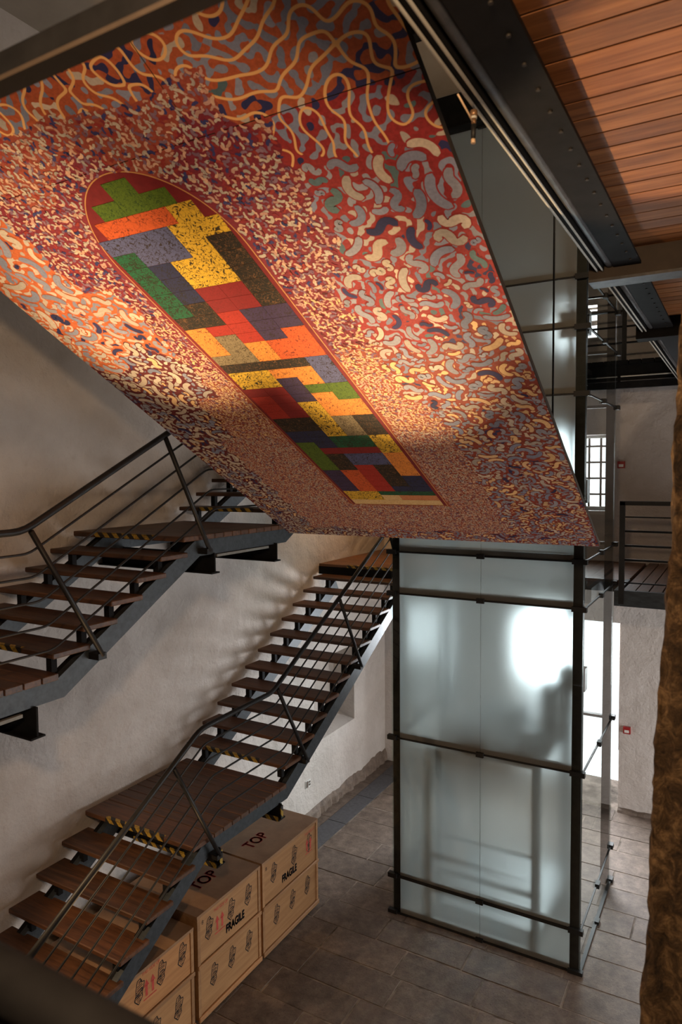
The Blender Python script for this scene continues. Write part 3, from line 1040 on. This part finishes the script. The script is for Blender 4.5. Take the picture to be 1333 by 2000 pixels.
# ------------------------------------------------------------------ rough stone pillar, near railing, near beam
rr = random.Random(5)
b = MB()
nz, nx = 150, 22
Z0p, Z1p = 0.0, 6.78
def pilx(z, t):
    left = -.20 - (5.8 - z) * .038
    return left + t * (.75 - left)
grid = []
for i in range(nz + 1):
    z = Z0p + (Z1p - Z0p) * i / nz
    row = []
    for j in range(nx + 1):
        t = (j / nx) ** 1.6
        x = pilx(z, t) + (rr.uniform(-.006, .006) + .006 * math.sin(z * 9.1) * math.sin(z * 4.3) if j < 3 else rr.uniform(-.006, .006))
        yv = 2.55 + rr.uniform(-.02, .02) + .03 * math.sin(z * 5 + j) * math.cos(j * .7) + (.05 if j == 0 else (.012 if j == 1 else 0))
        row.append(len(b.v))
        b.v.append((x, yv, z))
    grid.append(row)
for i in range(nz):
    for j in range(nx):
        b.f.append((grid[i][j], grid[i][j + 1], grid[i + 1][j + 1], grid[i + 1][j]))
        b.smooth.append(True)
bk = []
for i in range(nz + 1):
    z = Z0p + (Z1p - Z0p) * i / nz
    bk.append(len(b.v))
    b.v.append((pilx(z, 0) + .01, 3.3, z))
for i in range(nz):
    b.f.append((bk[i], grid[i][0], grid[i + 1][0], bk[i + 1]))
    b.smooth.append(True)
single('stone_pillar', b, 'rock', 'rough brown stone pillar beside the well opening', 'pillar', base=(.2, 2.9, 0))

nr = thing('balcony_railing', 'dark solid-fronted balcony rail overlooking the lower stair and crates', 'railing', (-1.2, .5, 4.1))
part(nr, 'handrail', MB().tube([(-2.2, .47, 5.025), (.9, .47, 5.025)], .030, 12), 'steel')
part(nr, 'panel', MB().box(-2.2, .9, .46, .48, 4.55, 5.02), 'steel')
part(nr, 'post', MB().box(-2.2, -2.15, .45, .49, 4.1, 5.02), 'rail')
part(nr, 'post', MB().box(.85, .9, .45, .49, 4.1, 5.02), 'rail')
struct('floor_balcony', MB().box(-2.4, XR, -2.9, .55, 3.95, 4.1), 'brown_steel')

nb = thing('ceiling_beam', 'dark out-of-focus steel beam with brown underside crossing above the head of the mural', 'beam', (-1.3, .95, 6.3))
part(nb, 'bottom_flange', MB().box(-5.0, .6, .94, .985, 6.405, 6.415), 'brown_steel')
part(nb, 'web', MB().box(-5.0, .6, .95, .965, 6.415, 6.47), 'steel')

# ------------------------------------------------------------------ the mural
TH = math.radians(29.18)
mu = thing('mural', 'tilted painted mural of squiggles with a pointed panel of coloured blocks', 'mural', (-4.186, 6.16, 4.950))
mu.rotation_euler = (math.pi - TH, 0, 0)
mu['base'] = [0, 0, 0]
UW, VH = 3.147, 4.80
part(mu, 'backing', MB().box(0, UW, 0, VH, -.035, -.004), 'brown_steel')

def mural_mat():
    """painted panel: stroke colour over ground colour, thin gold loops on top"""
    mt, nt, p = new_mat('mural_paint')
    A = lambda n: nd(nt, 'ShaderNodeAttribute', attribute_name=n)
    st, gd, f, g = A('paint'), A('ground'), A('field'), A('loops')
    mr = nd(nt, 'ShaderNodeMapRange', interpolation_type='SMOOTHSTEP')
    nt.links.new(f.outputs['Fac'], mr.inputs[0])
    mr.inputs[1].default_value, mr.inputs[2].default_value = -.09, .09
    v = coords(nt)
    gn = ramp(nt, noise(nt, v, 55, 4), [(.3, (.72, .72, .72)), (.7, (1.15, 1.15, 1.15))])
    sn = ramp(nt, noise(nt, v, 70, 3), [(.3, (.86, .86, .86)), (.7, (1.06, 1.06, 1.06))])
    m1 = nd(nt, 'ShaderNodeMix', data_type='RGBA')
    nt.links.new(mr.outputs[0], m1.inputs[0])
    nt.links.new(mul(nt, gd.outputs['Color'], gn), m1.inputs[6])
    nt.links.new(mul(nt, st.outputs['Color'], sn), m1.inputs[7])
    m2 = nd(nt, 'ShaderNodeMapRange', interpolation_type='SMOOTHSTEP')
    nt.links.new(g.outputs['Fac'], m2.inputs[0])
    m2.inputs[1].default_value, m2.inputs[2].default_value = .17, .27
    m2.inputs[3].default_value, m2.inputs[4].default_value = 1, 0
    m3 = nd(nt, 'ShaderNodeMix', data_type='RGBA')
    nt.links.new(m2.outputs[0], m3.inputs[0])
    nt.links.new(m1.outputs[2], m3.inputs[6])
    m3.inputs[7].default_value = (.66, .36, .14, 1)
    nt.links.new(m3.outputs[2], p.inputs['Base Color'])
    p.inputs['Roughness'].default_value = .7
    p.inputs['Specular IOR Level'].default_value = .25
    return mt
M['mural'] = mural_mat()
us = (0, .95, 2.10, UW)
vs = (0, 2.15, 4.30, VH)

# arch
cu = lambda v: 1.515 + (3.8 - v) * .024
def arch_poly(hw, top, spring, bot, n=26):
    L, R = [], []
    for i in range(n + 1):
        a = math.pi / 2 * i / n
        v = spring + (top - spring) * math.sin(a)
        w_ = hw * math.cos(a)
        R.append((cu(v) + w_, v))
        L.append((cu(v) - w_, v))
    return [(cu(bot) - hw, bot), (cu(bot) + hw, bot)] + R + L[::-1][1:]
M['arch_red'] = noisy('arch_red', (.115, .006, .010), (.16, .010, .014), 20, .7, spec=.25)
M['gold'] = noisy('gold_line', (.42, .20, .07), (.52, .27, .1), 20, .6, spec=.25)
def extrude_uv(poly, z0, z1):
    b = MB()
    n = len(poly)
    b.v = [(a, c, z0) for a, c in poly] + [(a, c, z1) for a, c in poly]
    b.f = [tuple(range(n, 2 * n))] + [(i, (i + 1) % n, n + (i + 1) % n, n + i) for i in range(n)]
    b.smooth = [False] * (n + 1)
    return b
part(mu, 'arch_outline', extrude_uv(arch_poly(.455, 4.275, 3.70, .728), 0, .0008), 'gold')
part(mu, 'arch_ground', extrude_uv(arch_poly(.449, 4.269, 3.70, .733), 0, .0014), 'arch_red')

BLK = {'G': scribble('block_green', (.075, .13, .008), (.02, .05, .005), 50, .03),
       'O': scribble('block_orange', (.52, .085, .018), (.14, .02, .005), 34, .022),
       'Y': scribble('block_yellow', (.62, .38, .03), (.03, .018, .004), 30, .032),
       'B': scribble('block_slate', (.075, .085, .20), (.02, .014, .02), 34, .03),
       'K': scribble('block_black', (.010, .007, .005), (.10, .045, .018), 36, .02),
       'E': scribble('block_emerald', (.005, .09, .04), (.01, .02, .008), 40, .05),
       'N': scribble('block_navy', (.014, .018, .07), (.01, .008, .012), 40, .03),
       'R': scribble('block_crimson', (.20, .008, .012), (.14, .006, .008), 60, .04),
       'C': scribble('block_red', (.34, .02, .012), (.2, .01, .006), 60, .03),
       'P': scribble('block_violet', (.038, .022, .075), (.02, .01, .02), 40, .03),
       'T': scribble('block_taupe', (.20, .155, .09), (.06, .04, .02), 36, .03),
       'A': scribble('block_amber', (.66, .23, .04), (.14, .04, .01), 30, .02),
       'W': scribble('block_cream', (.62, .44, .22), (.4, .25, .1), 60, .03),
       'L': scribble('block_salmon', (.50, .20, .09), (.3, .1, .04), 60, .03)}
VR = [4.23, 4.13, 4.03, 3.92, 3.81, 3.70, 3.59, 3.485, 3.38, 3.275, 3.17, 3.08, 2.99, 2.895, 2.80, 2.71, 2.61, 2.52, 2.425, 2.33, 2.235, 2.14,
      2.05, 1.96, 1.875, 1.80, 1.71, 1.62, 1.53, 1.44, 1.36, 1.26, 1.17, 1.08, .99, .92, .83, .742]
ROWS = ['....GG....', '..GGGGGG..', '.OOOOOOYY.', 'BBBBBBYYYY', 'EEBBBBYYKK', 'EENNYYYYKK', 'EENNYYYYKK', 'EENNRRRRKK', 'EEKKRRRRKK', 'KKKKCCPPPP',
        'AACCCCPPPP', 'AATTCCPPOO', 'AATTAAOOOO', 'TTTTAAOOOO', 'KKKKKKKKBB', 'YYYYAAAABB', 'YYYYPPAABB', 'RRRRPPGGGG', 'CCRRPPAAGG', 'CCRRYYAAAA',
        'CCRRYYAAAA', 'KKKKYYTTKK', 'KKKKYYTTKK', 'NNNNYYTTKK', 'NNNNEEEEYY', 'GGNNEEEEYY', 'GGRRRRRRYY', 'GGKKBBBBAA', 'GGKKBBBBAA', 'GGKKCCKKAA',
        'PPOOCCKKAA', 'PPOOCCKKNN', 'PPOOCCKKNN', 'PPOOCCNNNN', 'YYYYEEEEEE', 'YYYYWWLLLL', 'WWWWWWWWWW']
CW = .843 / 10
for r, row in enumerate(ROWS):
    v1, v0 = VR[r], VR[r + 1]
    i = 0
    while i < 10:
        if row[i] == '.':
            i += 1
            continue
        j = i
        lim = i + 2 if r != 2 else (7 if i < 7 else 9)
        if r == 2:
            lim = min(i + 2, 7) if i < 7 else min(i + 2, 9)
        while j < min(lim, 10) and row[j] == row[i]:
            j += 1
        k = row[i]
        same_below = r + 1 < len(ROWS) and ROWS[r + 1][i] == k
        gv = .0 if (same_below and k in 'YOABTG') else .0022
        gu = .0 if (j < 10 and row[j] == k and k in 'OBAYLWK') else .0016
        xa0, xb0 = cu(v0) - .4215 + CW * i, cu(v0) - .4215 + CW * j
        xa1, xb1 = cu(v1) - .4215 + CW * i, cu(v1) - .4215 + CW * j
        cx_, cv_ = (xa0 + xb1) / 2, (v0 + v1) / 2
        p = extrude_uv([(xa0 - cx_, v0 + gv - cv_), (xb0 - gu - cx_, v0 + gv - cv_), (xb1 - gu - cx_, v1 - cv_), (xa1 - cx_, v1 - cv_)], 0, .003)
        link('colour_block', p.mesh('colour_block'), BLK[k], mu, (cx_, cv_, 0))
        i = j
# thin painted guide lines show between the blocks
lines = MB()
for r in range(4, len(ROWS)):
    v = VR[r]
    lines.quad([(cu(v) - .42, v - .002, .0018), (cu(v) + .42, v - .002, .0018), (cu(v) + .42, v + .003, .0018), (cu(v) - .42, v + .003, .0018)])
M['line'] = noisy('guide_line_paint', (.30, .10, .05), (.42, .17, .09), 30, .7, spec=.25)
part(mu, 'guide_lines', lines, 'line')

# ---- brush strokes
rng = np.random.default_rng(4)
def strokes(cent, L, W, col, kind, seg, zlo, zhi, turn=None):
    """arrays of C- and S-shaped strokes -> verts (N,seg+1,2,3)"""
    N = len(cent)
    s = np.linspace(-.5, .5, seg + 1)[None, :]
    th0 = rng.uniform(0, 2 * np.pi, N)[:, None]
    tn = (rng.uniform(1.2, 3.3, N) * rng.choice([-1, 1], N))[:, None] if turn is None else turn[:, None]
    C = th0 + tn * s
    Sx = th0 + tn * .55 * np.cos(2 * np.pi * s)
    th = np.where(kind[:, None] == 0, C, Sx)
    ds = (L / seg)[:, None]
    x = np.cumsum(np.cos(th) * ds, 1)
    y_ = np.cumsum(np.sin(th) * ds, 1)
    x -= x.mean(1, keepdims=True)
    y_ -= y_.mean(1, keepdims=True)
    x += cent[:, :1]
    y_ += cent[:, 1:2]
    prof = np.sqrt(np.clip(1 - np.abs(2 * s) ** 6, 0, 1)) * .5 + .02
    hw = prof * W[:, None]
    nx_, ny_ = -np.sin(th), np.cos(th)
    z = rng.uniform(zlo, zhi, N)[:, None] + 0 * x
    A = np.stack([x + nx_ * hw, y_ + ny_ * hw, z], -1)
    B = np.stack([x - nx_ * hw, y_ - ny_ * hw, z], -1)
    return np.stack([A, B], 2), (x, y_, hw)

VV, FF, CC = [], [], []
nv = 0
def emit(V, col):
    global nv
    N, s1_, _, _ = V.shape
    VV.append(V.reshape(-1, 3))
    CC.append(np.repeat(col, s1_ * 2, 0))
    base = nv + np.arange(N)[:, None, None] * s1_ * 2 + np.arange(s1_ - 1)[None, :, None] * 2
    FF.append((base + np.array([0, 1, 3, 2])[None, None, :]).reshape(-1, 4))
    nv += N * s1_ * 2

def in_arch(u_, v_):
    c_ = 1.515 + (3.8 - v_) * .024
    hw = np.where(v_ > 3.7, .455 * np.sqrt(np.clip(1 - ((v_ - 3.7) / .575) ** 2, 0, 1)), .455)
    return (np.abs(u_ - c_) < hw + .004) & (v_ > .725) & (v_ < 4.28)

def small_zone(u_, v_):
    """fine strokes surround the arch, stepped edge"""
    lb = np.select([v_ > 4.3, v_ > 3.6, v_ > 3.1, v_ > 2.45, v_ > 1.9], [.0, .62, .88, .86, .62], .42)
    lb = np.where(v_ > 4.2, np.where(u_ < .5, 0.25, lb), lb)
    rb = np.select([v_ > 4.3, v_ > 3.4, v_ > 2.25, v_ > 2.05], [2.30, 2.45, 2.28, 2.38], 2.44)
    wob = .02 * np.sin(v_ * 21) + .015 * np.sin(v_ * 47 + 1)
    return (u_ > lb + wob) & (u_ < rb + wob) & (v_ < 4.545 + .02 * np.sin(u_ * 9) + np.where(u_ < 1.5, .05, 0)) & (v_ > .20 + .03 * np.sin(u_ * 11))

GREY = np.array([[.20, .215, .30], [.235, .24, .30], [.165, .185, .275]])
PALE = np.array([[.42, .36, .31], [.35, .31, .285], [.46, .38, .31]])
NAVY = np.array([[.018, .02, .075], [.025, .025, .09]])
TEAL = np.array([[.07, .12, .145], [.09, .15, .165]])
CREAM = np.array([[.62, .40, .20], [.55, .36, .2]])
RED = np.array([[.26, .03, .025], [.20, .02, .03]])
MAROON = np.array([[.09, .010, .016], [.12, .015, .015]])

def pick(probs, pals, n):
    idx = rng.choice(len(pals), n, p=np.array(probs) / sum(probs))
    out = np.zeros((n, 4))
    out[:, 3] = 1
    for k, pal in enumerate(pals):
        m_ = idx == k
        out[m_, :3] = pal[rng.integers(0, len(pal), m_.sum())] * rng.uniform(.85, 1.12, (m_.sum(), 1))
    return out

# large strokes: worm-like bands grown by repeated band-pass filtering, cut to short lengths
RES = .0062
GU, GV = int(round(UW / RES)) + 1, int(round(VH / RES)) + 1
gu, gv = np.linspace(0, UW, GU), np.linspace(0, VH, GV)
uu, vv_ = np.meshgrid(gu, gv, indexing='ij')
KX, KY = np.meshgrid(np.fft.fftfreq(GU, UW / (GU - 1)), np.fft.fftfreq(GV, VH / (GV - 1)), indexing='ij')
KK = np.hypot(KX, KY)

def bandpass(f, lam, sig):
    k0 = 1 / lam
    out = np.fft.ifft2(np.fft.fft2(f) * np.exp(-((KK - k0) / (sig * k0)) ** 2)).real
    return out / out.std()

def blur(f, sg):
    return np.fft.ifft2(np.fft.fft2(f) * np.exp(-2 * (math.pi * sg * KK) ** 2)).real

def labyrinth(lam, bias=.0, it=7, sig=.22):
    f = rng.standard_normal((GU, GV))
    for _ in range(it):
        f = np.tanh(1.6 * bandpass(f, lam, sig) + bias)
    return bandpass(f, lam, .45)

def worms(lam):
    f = labyrinth(lam, 0, 3, .4)
    h = bandpass(rng.standard_normal((GU, GV)), lam * 2.6, .35)
    f = f + .22 - 1.7 * np.exp(-(h / .42) ** 2)
    return blur(np.tanh(1.6 * f), lam * .10) / .7

szone = small_zone(uu, vv_)
lamsel = np.select([vv_ > 3.4, vv_ > 2.3, vv_ > 1.45, vv_ > .75], [0, 1, 2, 3], 4)
lamsel = np.where((uu < 1.1) & (vv_ > 2.0) & (vv_ < 3.4), 1, lamsel)
field = np.zeros((GU, GV))
for k, lam in enumerate((.058, .050, .044, .038, .032)):
    m_ = lamsel == k
    field[m_] = worms(lam)[m_]
field[szone] = -1
mask = field > 0
lab = np.where(mask, rng.permutation(GU * GV).reshape(GU, GV) + 1, 0).astype(np.int32)
def grow(l):
    n_ = l.copy()
    n_[1:] = np.maximum(n_[1:], l[:-1])
    n_[:-1] = np.maximum(n_[:-1], l[1:])
    n_[:, 1:] = np.maximum(n_[:, 1:], l[:, :-1])
    n_[:, :-1] = np.maximum(n_[:, :-1], l[:, 1:])
    return n_
for _ in range(140):
    n_ = np.where(mask, grow(lab), 0)
    if (n_ == lab).all():
        break
    lab = n_
for _ in range(4):
    lab = np.where(lab > 0, lab, grow(lab))
rt_ = rng.random(GU * GV + 2)
rt2 = rng.random(GU * GV + 2)
rl, rl2 = rt_[lab], rt2[lab]
def region_col(probs, pals):
    cum = np.cumsum(np.array(probs) / sum(probs))
    idx = np.searchsorted(cum, rl.ravel(), side='right').reshape(rl.shape).clip(0, len(pals) - 1)
    out = np.zeros((GU, GV, 3))
    for k, pal in enumerate(pals):
        m_ = idx == k
        out[m_] = pal[(rl2[m_] * len(pal)).astype(int)]
    return out * (.85 + .3 * ((rl2 * 7.3) % 1))[..., None]
c_right = region_col([.60, .17, .14, .10], [GREY, PALE, NAVY, TEAL])
c_low = region_col([.52, .20, .03, .25], [GREY, PALE, NAVY, CREAM])
c_left = region_col([.42, .43, .15], [GREY, PALE, NAVY])
c_lowl = region_col([.28, .58, .04, .10], [GREY, PALE, NAVY, CREAM])
wobv = vv_ + .12 * np.sin(uu * 8)
paint = np.where((uu < 1.2)[..., None], np.where((wobv > 2.95)[..., None], c_left, c_lowl), np.where((wobv > 2.85)[..., None], c_right, c_low))
def solid(*c):
    return np.broadcast_to(np.array(c), (GU, GV, 3))
ground = np.where((vv_ > 4.30)[..., None], solid(.34, .075, .03), np.where((wobv > 2.85)[..., None], solid(.25, .022, .024), solid(.21, .035, .022)))
leftg = np.where((wobv > 2.95)[..., None], solid(.42, .10, .035), solid(.10, .012, .016))
ground = np.where(((uu < 1.0) & (vv_ < 4.3))[..., None], leftg, ground)
sg = np.where((wobv > 4.3)[..., None], solid(.27, .055, .035), np.where((wobv > 2.75)[..., None], solid(.17, .018, .032), solid(.25, .05, .028)))
ground = np.where(szone[..., None], sg, ground)
lp = labyrinth(.155, 0, 4, .3)
gx_, gy_ = np.gradient(lp, RES)
loops = np.abs(lp) / np.maximum(np.hypot(gx_, gy_), 6.0) / .030
fadeup = (vv_ > 4.30) | ((uu > 2.25) & (vv_ > 4.02) & (vv_ > 4.0 + .1 * np.sin(uu * 13)))
loops = np.where(fadeup & ~szone, loops, 1.0)
loops = np.where((vv_ < 4.30) & fadeup, loops * 1.15, loops)

for i in range(3):
    for j in range(3):
        e = .0022
        a0, a1 = np.searchsorted(gu, us[i]), np.searchsorted(gu, us[i + 1] - 1e-6)
        b0, b1 = np.searchsorted(gv, vs[j]), np.searchsorted(gv, vs[j + 1] - 1e-6)
        cu_, cv_ = gu[a0:a1 + 1].copy(), gv[b0:b1 + 1].copy()
        cu_[0], cu_[-1], cv_[0], cv_[-1] = us[i] + e, us[i + 1] - e, vs[j] + e, vs[j + 1] - e
        X_, Y_ = np.meshgrid(cu_, cv_, indexing='ij')
        nu_, nv_ = X_.shape
        co = np.stack([X_, Y_, 0 * X_], -1).reshape(-1, 3).astype(np.float32)
        q = (np.arange(nu_ - 1)[:, None] * nv_ + np.arange(nv_ - 1)[None]).reshape(-1)
        fq = np.stack([q, q + nv_, q + nv_ + 1, q + 1], 1).astype(np.int32)
        pm = bpy.data.meshes.new('panel')
        pm.vertices.add(len(co))
        pm.vertices.foreach_set('co', co.ravel())
        pm.loops.add(len(fq) * 4)
        pm.loops.foreach_set('vertex_index', fq.ravel())
        pm.polygons.add(len(fq))
        pm.polygons.foreach_set('loop_start', np.arange(0, len(fq) * 4, 4, dtype=np.int32))
        pm.update(calc_edges=True)
        sl = (slice(a0, a1 + 1), slice(b0, b1 + 1))
        for nm, arr in (('paint', paint), ('ground', ground)):
            at = pm.color_attributes.new(nm, 'FLOAT_COLOR', 'POINT')
            at.data.foreach_set('color', np.concatenate([arr[sl], np.ones((nu_, nv_, 1))], -1).astype(np.float32).ravel())
        for nm, arr in (('field', field), ('loops', loops)):
            at = pm.attributes.new(nm, 'FLOAT', 'POINT')
            at.data.foreach_set('value', np.ascontiguousarray(arr[sl]).astype(np.float32).ravel())
        link('panel', pm, 'mural', mu)

# raised strokes with an outline of ground colour, packed by an occupancy raster
RO = .005
OW, OH = int(UW / RO) + 2, int(VH / RO) + 2
ou, ov = np.meshgrid(np.arange(OW) * RO, np.arange(OH) * RO, indexing='ij')
occ = in_arch(ou, ov) | small_zone(ou, ov) | (ov > 4.31) | ((ou > 2.25) & (ov > 4.06))
def ground_at(u_, v_):
    return ground[(u_ / UW * (GU - 1)).astype(int).clip(0, GU - 1), (v_ / VH * (GV - 1)).astype(int).clip(0, GV - 1)]
def big_pass(n, lmin, lmax, asp, gap):
    tot = 0
    for _ in range(6):
        cent = np.stack([rng.uniform(.02, UW - .02, n), rng.uniform(.02, VH - .02, n)], 1)
        cent = cent[~occ[(cent[:, 0] / RO).astype(int), (cent[:, 1] / RO).astype(int)]]
        u_, v_ = cent[:, 0], cent[:, 1]
        sc = np.select([v_ > 3.4, v_ > 2.3, v_ > 1.45, v_ > .75], [1.0, .86, .74, .62], .50)
        k = len(cent)
        if k == 0:
            break
        L = rng.uniform(lmin, lmax, k) * sc
        W = np.minimum(L * rng.uniform(asp * .85, asp * 1.15, k), .046 * sc)
        kind = (rng.random(k) < .5).astype(int)
        V, (x, y_, hw) = strokes(cent, L, W, None, kind, 14, .0016, .0028)
        P = np.concatenate([V[:, :, 0, :2], V[:, :, 1, :2], np.stack([x, y_], -1)], 1)
        ins = (P[..., 0].min(1) > .008) & (P[..., 0].max(1) < UW - .008) & (P[..., 1].min(1) > .008) & (P[..., 1].max(1) < VH - .008)
        II = (P / RO).astype(int)
        II[..., 0] = II[..., 0].clip(0, OW - 1)
        II[..., 1] = II[..., 1].clip(0, OH - 1)
        free = ins & ~occ[II[..., 0], II[..., 1]].any(1)
        keep = []
        for i in np.nonzero(free)[0]:
            ii = II[i]
            if occ[ii[:, 0], ii[:, 1]].any():
                continue
            keep.append(i)
            r_ = hw[i].max() + gap * sc[i]
            q = max(1, int(round(r_ / RO)))
            for a_, c_ in zip((x[i] / RO).astype(int), (y_[i] / RO).astype(int)):
                occ[max(0, a_ - q):a_ + q + 1, max(0, c_ - q):c_ + q + 1] = True
        if not keep:
            continue
        keep = np.array(keep)
        V, u_, v_ = V[keep], u_[keep], v_[keep]
        k = len(keep)
        right = pick([.60, .16, .15, .10], [GREY, PALE, NAVY, TEAL], k)
        low = pick([.46, .22, .03, .29], [GREY, PALE, NAVY, CREAM], k)
        left = pick([.38, .46, .16], [GREY, PALE, NAVY], k)
        lowl = pick([.22, .62, .04, .12], [GREY, PALE, NAVY, CREAM], k)
        wv_ = v_ + .12 * np.sin(u_ * 8)
        col = np.where((u_ < 1.2)[:, None], np.where((wv_ > 2.95)[:, None], left, lowl), np.where((wv_ > 2.85)[:, None], right, low))
        mid = V.mean(2, keepdims=True)
        dV = V - mid
        ln = np.linalg.norm(dV, axis=-1, keepdims=True) + 1e-9
        o_ = .0065 * np.select([v_ > 2.3], [1.0], .75)[:, None, None, None]
        O = mid + dV / ln * (ln + o_)
        ends = V.mean(2)
        O[:, 0] += ((ends[:, 0] - ends[:, 1]) / np.linalg.norm(ends[:, 0] - ends[:, 1], axis=-1, keepdims=True) * .006)[:, None]
        O[:, -1] += ((ends[:, -1] - ends[:, -2]) / np.linalg.norm(ends[:, -1] - ends[:, -2], axis=-1, keepdims=True) * .006)[:, None]
        O[..., 2] = rng.uniform(.0006, .0013, k)[:, None, None]
        g4 = np.concatenate([ground_at(u_, v_) * rng.uniform(.8, 1.15, (k, 1)), np.ones((k, 1))], 1)
        emit(O, g4)
        emit(V, col)
        tot += k
    return tot
nb_ = big_pass(14000, .15, .22, .235, .0035)
nb_ += big_pass(14000, .10, .15, .28, .0035)
nb_ += big_pass(16000, .06, .10, .33, .003)

# fine strokes around the arch on a jittered lattice
def fine(du, v0, v1, pals, probs, jit=.35, lw=1.35, asp=.32, dens=1.0):
    g_ = np.stack(np.meshgrid(np.arange(0, UW, du), np.arange(v0, v1, du * .85), indexing='ij'), -1).reshape(-1, 2)
    g_ = g_ + rng.uniform(-jit, jit, g_.shape) * du
    u_, v_ = g_[:, 0], g_[:, 1]
    ok = small_zone(u_, v_) & ~in_arch(u_, v_) & ~in_arch(u_ + du * .5, v_) & ~in_arch(u_ - du * .5, v_) & (rng.random(len(g_)) < dens)
    g_ = g_[ok]
    n = len(g_)
    L = rng.uniform(.8, 1.25, n) * du * lw
    W = L * rng.uniform(asp * .8, asp * 1.2, n)
    kind = (rng.random(n) < .5).astype(int)
    V, _ = strokes(g_, L, W, None, kind, 6, .0006, .0026)
    emit(V, pick(probs, pals, n))
    return n
PINK = np.array([[.48, .27, .20], [.42, .24, .2], [.55, .34, .24]])
MAUVE = np.array([[.17, .09, .14], [.20, .12, .17]])
nf = fine(.030, 3.35, 4.7, [PALE, PINK, MAUVE, NAVY * 1.5, RED], [.3, .35, .2, .12, .12])
nf += fine(.026, 2.75, 3.35, [PINK, CREAM, MAUVE, MAROON], [.45, .25, .16, .10])
nf += fine(.022, 1.9, 2.75, [PINK, CREAM, MAUVE], [.5, .35, .10], asp=.36)
nf += fine(.019, .1, 1.9, [PINK, PALE, MAUVE], [.6, .28, .14], asp=.38)

Vv, Fv, Cv = np.concatenate(VV), np.concatenate(FF), np.concatenate(CC)
me = bpy.data.meshes.new('brush_strokes')
me.vertices.add(len(Vv))
me.vertices.foreach_set('co', Vv.astype(np.float32).ravel())
me.loops.add(len(Fv) * 4)
me.loops.foreach_set('vertex_index', Fv.astype(np.int32).ravel())
me.polygons.add(len(Fv))
me.polygons.foreach_set('loop_start', np.arange(0, len(Fv) * 4, 4, dtype=np.int32))
me.update(calc_edges=True)
me.validate()
ca = me.color_attributes.new('paint', 'FLOAT_COLOR', 'POINT')
ca.data.foreach_set('color', Cv.astype(np.float32).ravel())
bs_ = link('brush_strokes', me, 'strokes', mu)
bs_['kind'] = 'stuff'
bs_['label'] = 'curled brush strokes in grey, cream and navy'
print('strokes', nb_, nf, len(Fv))

# steel rods that carry the mural from the roof
for u_, v_ in ((.3, .5), (UW - .3, .5), (.3, 4.3), (UW - .3, 4.3)):
    P = Vector((-4.186 + u_, 6.16 - v_ * math.cos(TH), 4.95 + v_ * math.sin(TH) + .04))
    loc_z = (ZC - P.z)
    o = link('hanger_rod', MB().tube([(0, 0, 0), (0, loc_z * math.sin(TH), -loc_z * math.cos(TH))], .008, 6).mesh('hanger_rod'), 'steel', mu, (u_, v_, -.03))

# drop the helper property used while building
for o in bpy.data.objects:
    if 'base' in o.keys():
        del o['base']
